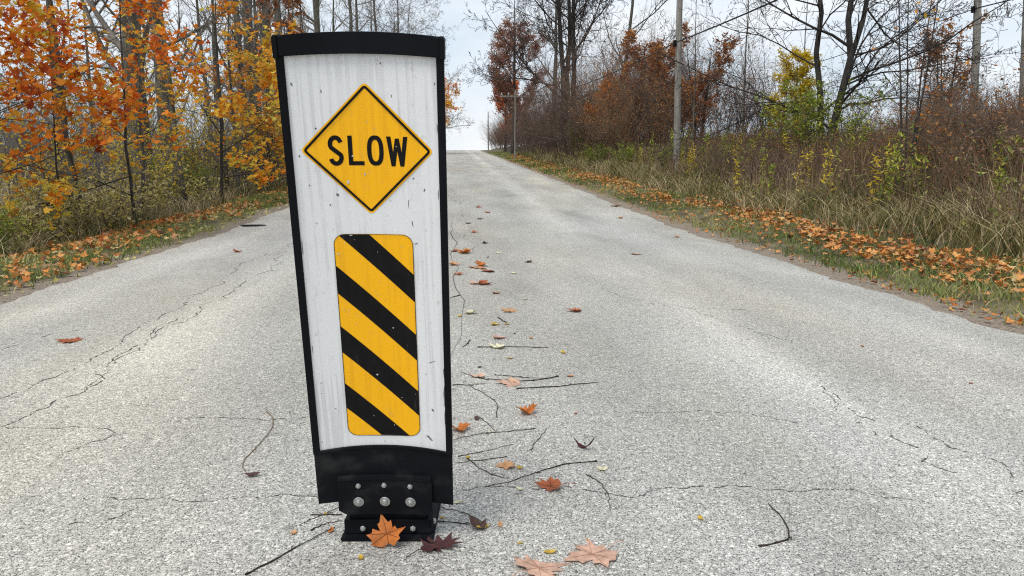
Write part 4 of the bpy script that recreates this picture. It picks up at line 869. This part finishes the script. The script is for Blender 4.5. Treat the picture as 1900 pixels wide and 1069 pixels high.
simple_tree('bare_sapling', 'thin grey sapling growing beside the dark red shrub', (9.4, 20), 65, 5, .03, 'bark_grey', 'twig_grey', n=(14, 4, 3, 0), t0=.2, ang=32, ratio=.3, up=.6)
simple_tree('leafy_sapling', 'reddish sapling with a few large red and yellow leaves on the right bank', (6.55, 10.4), 63, 3.9, .022, 'bark_dark', 'twig_purple', 'leaf_gold', dict(n=60, s=.075, z=(.8, 5), tpl=OVATE*1.2, j=.03), trunks=4, spread=.10, n=(6, 4, 3, 0), t0=.2, ang=38, ratio=.30, up=.5)
simple_tree('pale_orange_tree', 'hazy pale orange tree behind the pole at the right edge', (15.5, 23), 64, 3.7, .06, 'bark_grey', 'twig_brown', 'leaf_rust', dict(n=2600, s=.10, z=(1, 7), tpl=OVATE, dt=.35, keep=-.4), trunks=3, spread=.15, n=(9, 8, 6, 3), t0=.12, ratio=.42)

gS = tree_geo(67, 8, .05, n=(13, 5, 4, 2), t0=.15, ang=48, ratio=.24, up=.5, wob=.06)
for i, (x, y) in enumerate([(-6.2, 12.9), (-5.6, 13.6), (-5.35, 15.2), (-5.9, 16.6), (-5.2, 18.2), (-5.7, 19.2), (-5.2, 20.4), (-5.6, 22.4), (-5.1, 23.2), (-5.4, 25.2), (-5.1, 27.2), (-5.6, 29)]):
    if i == 0: gp = finish_tree('bare_sapling', '', (x, y), gS[0], gS[1], bark='bark_grey', twig='twig_grey'); t = gp
    else: t = dup(gp); t.location = (x, y, float(zg(x, y))-.08)
    k = random.Random(i).uniform(.7, 1.25); t.scale = (k, k, k); t.rotation_euler = (random.Random(i).gauss(0, .05), random.Random(i+9).gauss(0, .05), i*2.1)
    tag(t, 'thin grey sapling trunk at the edge of the left wood', 'tree', 'thin saplings at the left wood edge')

# ------------------------------------------------------------------ shrubs and thickets
def shrub_geo(seed, h, rad_, stems, sub=7, twigs=4, leaf=None, lean=.5, r=.012, arch_=.0):
    rng = np.random.default_rng(seed)
    a = rng.uniform(0, 2*np.pi, stems); q = np.sqrt(rng.random(stems))*rad_*.55
    p = np.stack([np.cos(a)*q, np.sin(a)*q, np.zeros(stems)], 1)
    d = np.stack([np.cos(a)*lean*rng.uniform(.2, 1, stems), np.sin(a)*lean*rng.uniform(.2, 1, stems), np.ones(stems)], 1)
    le = h*rng.uniform(.55, 1.1, stems); P = 7; out = [p]
    for k in range(P-1):
        d = d+rng.normal(size=d.shape)*.13-np.array([0, 0, arch_*k/P]); d /= np.linalg.norm(d, axis=1, keepdims=True)
        p = p+d*(le/(P-1))[:, None]; out.append(p)
    st = np.stack(out, 1); sr = (r*rng.uniform(.6, 1.3, stems))[:, None]*np.linspace(1, .3, P)[None]
    l1 = spawn(rng, (st, sr), sub, .15, .98, 42, 14, .38, .7, 5, .25, .14, .4)
    l2 = spawn(rng, l1, twigs, .15, 1, 42, 15, .5, .75, 3, .15, .16, .5)
    l2 = (l2[0], np.maximum(l2[1], .0018))
    stemgeo = tubes(st, sr, 4); br = join([tubes(*l1, 3), tubes(*l2, 3)]); lv = None
    if leaf:
        pts = np.concatenate([l2[0].reshape(-1, 3), l1[0].reshape(-1, 3)]); k = leaf['n']; C = pts[rng.integers(0, len(pts), k)]+rng.normal(0, leaf.get('j', .03), (k, 3))
        lv = leaf_batch(rng, C, rng.uniform(.6, 1.25, k)*leaf['s'], leaf.get('tpl', OVATE), np.clip(clump_tint(rng, C, 1.5, .5)+leaf.get('dt', 0), 0, 1), flat=.2, droop=.2)
    return stemgeo, br, lv
PROTO = {}
def shrub(kind, loc, label, group, s=1, rz=0, name='shrub', sz=None):
    x, y = loc
    if kind not in PROTO:
        g, tw, lm = SK[kind]
        t = empty(name, (0, 0, 0)); obj('stems', mesh('stems', *g[0], MAT[tw], True), t); obj('branches', mesh('branches', *g[1], MAT[tw], True), t)
        if g[2] is not None: o = obj('leaves', mesh('leaves', g[2][0], g[2][1], MAT[lm], False, g[2][2]), t); o['kind'] = 'stuff'
        PROTO[kind] = t
    else: t = dup(PROTO[kind]); t.name = name
    t.location = (x, y, float(zg(x, y))-.06); t.rotation_euler = (0, 0, rz); t.scale = (s, s, sz or s)
    for k in list(t.keys()):
        if k in ('label', 'group', 'category'): del t[k]
    return tag(t, label, 'shrub', group)
SK = {
 'thicket_a': (shrub_geo(71, 5.2, 2.3, 60, 11, 7, dict(n=2600, s=.06, dt=-.05), .42, .014), 'twig_purple', 'leaf_brown'),
 'thicket_b': (shrub_geo(72, 4.4, 2.1, 44, 10, 7, dict(n=3800, s=.075, dt=.2), .5, .013), 'twig_brown', 'leaf_rust'),
 'bramble': (shrub_geo(73, 1.6, 1.3, 60, 7, 5, dict(n=1500, s=.045, dt=0), .7, .007, .5), 'twig_purple', 'leaf_brown'),
 'bramble_red': (shrub_geo(74, 1.5, 1.1, 46, 7, 5, dict(n=1100, s=.05, dt=.15), .6, .006, .3), 'twig_brown', 'leaf_rust'),
 'grey_brush': (shrub_geo(75, 3.2, 1.6, 34, 9, 6, dict(n=160, s=.07), .4, .013), 'twig_grey', 'leaf_cream'),
 'yellow_brush': (shrub_geo(76, 2.8, 1.3, 26, 8, 5, dict(n=1300, s=.08), .45, .011), 'twig_grey', 'leaf_yellow'),
 'green_bush': (shrub_geo(77, 1.6, 1.0, 34, 8, 5, dict(n=3600, s=.065, dt=-.28), .6, .007, .2), 'twig_brown', 'leaf_lime'),
 'cream_bush': (shrub_geo(78, 1.1, .8, 30, 6, 4, dict(n=620, s=.085), .6, .005, .3), 'twig_brown', 'leaf_cream'),
 'berry': (shrub_geo(79, 3.0, 1.2, 14, 8, 6, dict(n=420, s=.06, dt=0), .45, .012), 'twig_dark', 'leaf_red'),
}
rg = random.Random(8)
# brown thicket lining the right side up to the crest
TH = [(6.3, 27), (7.6, 28.5), (6.2, 30.5), (5.9, 34), (7.2, 35.5), (5.8, 38), (6.8, 41.5), (5.7, 44), (7.6, 45), (5.7, 49), (6.9, 52), (5.6, 56), (6.6, 60), (5.5, 64), (6.6, 70), (5.4, 74), (6.2, 82), (5.5, 88), (6.2, 96), (5.3, 102), (5.6, 108), (8.6, 33), (9.4, 38), (9.4, 46), (10.5, 29)]
for i, (x, y) in enumerate(TH):
    x += .45
    zone = 'left of the near utility pole' if y < 33 else ('below the tall dark tree' if y < 47 else ('between the tall tree and the red maple' if y < 68 else 'close to the crest'))
    k = 'thicket_a' if i % 2 else 'thicket_b'
    shrub(k, (x, y), ('purple brown bare thicket shrub ' if k == 'thicket_a' else 'rusty brown leaved thicket shrub ')+zone, 'purple thicket shrubs on the right' if k == 'thicket_a' else 'rusty thicket shrubs on the right', rg.uniform(.8, 1.12)*(1 if y < 60 else .85), rg.uniform(0, 6), 'thicket_shrub')
for i, (x, y) in enumerate([(8.6, 24), (9.6, 22), (10.6, 25), (11.8, 22.5), (13.2, 25), (14.2, 21.5), (16.5, 22.5), (17.8, 26), (9.9, 28), (12.4, 29)]):
    shrub('berry', (x, y), 'open shrub with sparse dark red leaves on the right skyline', 'sparse red shrubs on the right skyline', rg.uniform(.75, 1.1), rg.uniform(0, 6), 'berry_shrub')
for i, (x, y) in enumerate([(7.4, 9.6), (8.2, 10.8), (8.6, 12.4), (7.8, 13.6), (9.3, 13.8), (9.0, 16), (9.6, 11.2), (10.4, 13), (8.2, 19), (11, 15.5), (12, 18), (13, 16.5), (7.6, 17.2), (7.0, 21.5), (6.3, 8.9), (6.5, 10.2), (6.8, 11.6), (6.2, 12.8), (6.9, 13.2), (6.4, 14.6), (7.1, 15.4), (6.3, 16.4), (6.9, 18.6), (6.4, 20.2), (7.6, 11.8), (7.3, 7.6), (8.2, 8.4), (7.2, 20), (7.9, 22.8), (6.7, 23.4), (9.0, 9.4)]):
    k = 'bramble' if i % 2 else 'bramble_red'
    shrub(k, (x, y), ('tangled brown bramble' if k == 'bramble' else 'tangled russet bramble')+' on the right bank '+('near the right edge of the photo' if x/y > .66 else ('right of the twin trunked tree' if x/y > .5 else ('below the yellow tree' if x/y > .4 else 'beside the near utility pole'))), 'brown brambles on the right bank' if k == 'bramble' else 'russet brambles on the right bank', rg.uniform(.62, .95)*(.72 if x < 7.2 else (1.25 if x/y > .66 else 1)), rg.uniform(0, 6), 'bramble')
shrub('green_bush', (7.75, 15.3), 'yellow green leafy bush at the foot of the twin trunked tree', None, 1.0, 1, 'leafy_bush', 1.15)
shrub('green_bush', (5.9, 36), 'lime leaved vine clump in the brown thicket', None, .5, 2, 'leafy_bush', 1.2)
for i, (x, y, s) in enumerate([(6.1, 20.5, .5), (5.8, 24, .6), (5.5, 28.5, .6), (6.6, 18.4, .5)]):
    shrub('green_bush', (x, y), 'low green weed clump below the near utility pole', 'green weed clumps on the right verge', s, i*1.3, 'leafy_bush')
# left undergrowth
for i, (x, y) in enumerate([(-6.3, 17.5), (-7.2, 19.5), (-6.0, 20.5), (-5.9, 23.5), (-7.0, 25.5), (-5.7, 27.5), (-6.6, 30.5), (-5.6, 33), (-6.5, 36.5), (-5.6, 40), (-6.4, 45), (-5.5, 50), (-6.3, 56), (-5.5, 63), (-6.2, 70), (-5.6, 78), (-5.8, 88), (-5.3, 98), (-13, 24), (-16, 30), (-10.5, 21), (-19, 33), (-23, 38), (-28, 42), (-34, 46), (-15, 38), (-40, 52), (-27, 50), (-20, 46), (-12.5, 29), (-9, 31)]):
    k = 'yellow_brush' if (i % 3 == 0 and i < 14) else 'grey_brush'
    far = x < -9
    shrub(k, (x, y), 'grey brush across the left field' if far else ('grey brush with sparse yellow leaves in the left wood' if k == 'yellow_brush' else 'bare grey undergrowth brush in the left wood '+('left of the sign' if y < 28 else 'hidden mostly behind the sign')),
          'brush beyond the left field' if far else ('yellow leaved brush in the left wood' if k == 'yellow_brush' else 'bare brush in the left wood'), rg.uniform(.8, 1.2), rg.uniform(0, 6), 'brush')
for i, (x, y, s) in enumerate([(-6.1, 14.8, .8), (-5.9, 18.6, .9), (-5.75, 22.0, .9), (-7.2, 13.2, .75)]):
    shrub('yellow_brush', (x, y), 'lemon yellow leaved brush standing among the left saplings', 'lemon yellow brush among the left saplings', s, i*1.7+.5, 'brush')
for i, (x, y, s) in enumerate([(-5.25, 11.2, .8), (-5.5, 13.2, .9), (-5.9, 9.9, .8), (-5.3, 15.4, .8), (-6.4, 11.6, 1)]):
    shrub('cream_bush', (x, y), 'low bush with pale cream leaves under the left maples', 'pale leaved bushes under the left maples', s, i*2.0, 'pale_bush')
for i, (x, y, s) in enumerate([(-5.15, 8.3, .45), (-5.45, 7.4, .5), (-6.3, 8.9, .5), (-5.9, 16.6, .7)]):
    shrub('green_bush', (x, y), 'light green leafy seedling at the foot of the left maples', 'green seedlings under the left maples', s, i*1.1, 'leafy_bush')

# goldenrod and weeds on the right bank: upright stem with lance leaves
def weed_geo(seed, h, nl, s):
    rng = np.random.default_rng(seed); z = np.linspace(0, h, 8)
    pth = np.stack([np.cumsum(rng.normal(0, .012, 8)), np.cumsum(rng.normal(0, .012, 8)), z], 1)
    st = tubes(pth[None], np.linspace(.005, .002, 8)[None], 4)
    t = rng.uniform(.25, 1, nl)*7; i = np.clip(t.astype(int), 0, 6); C = pth[i]+(pth[i+1]-pth[i])*(t-i)[:, None]+rng.normal(0, .035, (nl, 3))
    return st, leaf_batch(rng, C, rng.uniform(.7, 1.2, nl)*s, LANCE*np.array([1.5, 1]), rng.random(nl), flat=.1, droop=.5)
wp = {}
for k, (seed, h, nl, s, m_) in {'goldenrod': (91, .85, 60, .085, 'leaf_yellow'), 'milkweed': (92, .75, 50, .10, 'leaf_lime'), 'tall_weed': (93, 1.1, 70, .08, 'leaf_lime')}.items(): wp[k] = (weed_geo(seed, h, nl, s), m_)
WD = [(5.9, 9.2, 'milkweed'), (6.0, 9.9, 'goldenrod'), (5.55, 10.6, 'goldenrod'), (5.5, 12.5, 'milkweed'), (5.9, 14.0, 'goldenrod'), (5.8, 15.2, 'milkweed'), (6.3, 12.2, 'tall_weed'), (6.4, 16.6, 'goldenrod'), (6.1, 18.2, 'milkweed'), (5.2, 13.4, 'goldenrod'), (6.8, 9.0, 'milkweed'), (6.3, 8.3, 'goldenrod'), (6.9, 8.0, 'milkweed'), (5.9, 19.3, 'goldenrod'), (6.8, 11.2, 'milkweed'), (5.35, 9.2, 'goldenrod'), (7.0, 14.5, 'tall_weed'), (6.2, 7.6, 'milkweed'), (5.4, 17, 'goldenrod')]
WD += [(rg.uniform(5.3, 8.2), 7.2+16*rg.random()**1.3, rg.choice(['goldenrod', 'milkweed', 'tall_weed', 'tall_weed'])) for _ in range(64)]
wo = {}
for i, (x, y, k) in enumerate(WD):
    if k not in wo:
        (st, lf), m_ = wp[k]; t = empty(k, (0, 0, 0)); obj('stem', mesh('stem', *st, MAT['twig_brown'], True), t); o = obj('leaves', mesh('leaves', lf[0], lf[1], MAT[m_], False, lf[2]), t); o['kind'] = 'stuff'; wo[k] = t
    else: t = dup(wo[k])
    s = rg.uniform(.75, 1.1); t.location = (x, y, float(zg(x, y))-.02); t.rotation_euler = (rg.gauss(0, .08), rg.gauss(0, .08), rg.uniform(0, 6)); t.scale = (s, s, s)
    d = {'goldenrod': 'yellow leaved weed standing in the grass of the right bank', 'milkweed': 'lime green weed standing in the grass of the right bank', 'tall_weed': 'tall thin green weed on the right bank'}[k]
    tag(t, d, 'weed', {'goldenrod': 'yellow weeds on the right bank', 'milkweed': 'lime weeds on the right bank', 'tall_weed': 'tall weeds on the right bank'}[k])
# broad weed leaves through both banks
for nm, lab, n, x0, x1, y0, y1, hh, mt, sz in (('bank_weeds', 'mixed green and brown weed leaves over the right bank', 17000, 5.0, 9.5, 4, 50, .75, 'weed_green', .06), ('bank_vines', 'brown and yellow vine leaves over the right bank', 5000, 5.4, 10, 5, 45, .8, 'leaf_brown', .06),
                                        ('undergrowth_leaves', 'yellow and cream leaves in the left undergrowth', 2600, -8.5, -4.9, 5, 35, .8, 'leaf_cream', .055), ('undergrowth_weeds', 'green and brown weed leaves in the left undergrowth', 7000, -8.5, -4.8, 4, 40, .6, 'grass_mix', .06)):
    x = rng.uniform(x0, x1, n); y = y0+(y1-y0)*rng.random(n)**1.7; zz = rng.random(n)**1.3*hh*(.6+.5*hnoise(x, y*.7))
    C = np.stack([x, y, zg(x, y)+np.clip(zz, .03, 2)], 1)
    Vv, F, ti = leaf_batch(rng, C, sz*rng.uniform(.6, 1.4, n)*(1+np.clip(y-14, 0, 40)*.02), OVATE if nm != 'bank_weeds' else LANCE*np.array([2., 1.3]), clump_tint(rng, C, .6, .6), flat=.1)
    tag(obj(nm, mesh(nm, Vv, F, MAT[mt], False, ti)), lab, 'weeds', kind='stuff')
# dead brown stems standing through the bank
n = 15000; x = rng.uniform(5.3, 10.5, n); y = 6+44*rng.random(n)**1.6; base = np.stack([x, y, zg(x, y)-.02], 1)
Vv, F, ti = blades(rng, base, rng.uniform(.35, .95, n), .013*(1+np.clip(y-10, 0, 40)*.04)*rng.uniform(.6, 1.2, n), .3*rng.uniform(.3, 1.5, n), clump_tint(rng, base, .6, .5))
tag(obj('dead_stems', mesh('dead_stems', Vv, F, MAT['hair_brown'], False, ti)), 'brown dead weed stems over the right bank', 'weeds', kind='stuff')

# ------------------------------------------------------------------ utility poles and wires
def pole(px, py_base, Y, h, r, label, attach=None, lean=(0, 0), arm=True):
    p = at(px, py_base, Y); x, y = p[0], p[1]; z0 = float(zg(x, y))-.3
    t = tag(empty('utility_pole', (x, y, z0)), label, 'utility pole', 'utility poles on the right')
    P = 14; z = np.linspace(0, h, P); pth = np.stack([lean[0]*z, lean[1]*z, z], 1)
    r_ = np.random.default_rng(int(px)); pth[:, :2] += r_.normal(0, .004, (P, 2))
    Vv, q = tubes(pth[None], (r*(1-.32*z/h))[None], 16); Vv = Vv.tolist(); Vv.append([lean[0]*h, lean[1]*h, h]); k = (P-1)*16
    t3 = np.array([[k+i, k+(i+1) % 16, len(Vv)-1] for i in range(16)])
    obj('shaft', mesh('shaft', np.array(Vv), [q, t3], MAT['pole'], True), t)
    if attach:
        za = attach-z0; xx = lean[0]*za
        bxm('wire_clamp', xx-r-.05, xx-r*.7, -.04, .04, za-.10, za+.06, br_, t, .006)
    if arm:
        bxm('crossarm', -1.0, 1.0, r*.7, r*.7+.09, h-.45, h-.34, MAT['pole'], t, .006)
        for sx in (-.9, -.45, .45, .9):
            Vi, qi = tubes(np.array([[[sx, r*.7+.045, h-.34], [sx, r*.7+.045, h-.28], [sx, r*.7+.045, h-.20], [sx, r*.7+.045, h-.16]]]), np.array([[.02, .045, .045, .015]]), 10)
            obj('insulator', mesh('insulator', Vi, qi, MAT['zinc'], True), t)
    return x, y, z0
a = pole(1256, 300, 19.5, 9.5, .092, 'weathered grey utility pole standing nearest the road on the right', 3.95, (-.018, 0))
bq = pole(1810, 240, 19.5, 9.5, .105, 'weathered grey utility pole on the bank near the right edge', 4.9, (-.075, 0))
cq = pole(1899, 240, 19.8, 9.5, .10, 'grey utility pole cut by the right edge of the photo', None, (-.08, 0))
dq = pole(956, 262, 50, 4.75, .06, 'distant utility pole with a crossarm in front of the thicket', None)
eq = pole(906, 262, 98, 5.2, .085, 'farthest thin utility pole near the crest', None, arm=False)
def wire(p, q_, sag, label, r=.016):
    p, q_ = np.array(p), np.array(q_); t = np.linspace(0, 1, 24)[:, None]; P = p+(q_-p)*t; P[:, 2] -= sag*4*t[:, 0]*(1-t[:, 0])
    Vv, q4 = tubes((P-P[0])[None], np.full((1, 24), r), 6)
    tag(obj('overhead_wire', mesh('overhead_wire', Vv, q4, MAT['wire'], True), loc=P[0]), label, 'wire')
wa = (a[0]-.018*3.9-.09, a[1]-.03, 3.95)
wire(wa, (5.4, -18, 4.4), .55, 'black overhead wire running from the near pole towards the viewer')
wire(wa, (dq[0], dq[1], 5.2), .5, 'black overhead wire running from the near pole back to the distant pole', .014)
wb = (bq[0]-.075*3.7-.1, bq[1]-.03, 4.9)
wire(wb, (13.2, -15, 5.6), .5, 'black overhead wire rising from the pole near the right edge')
wire(wb, (12.5, 60, 5.4), .7, 'thin overhead wire running back from the pole near the right edge', .012)
print('tris', sum(len(m.loops)-2*len(m.polygons) for m in bpy.data.meshes), 'objects', len(bpy.data.objects))
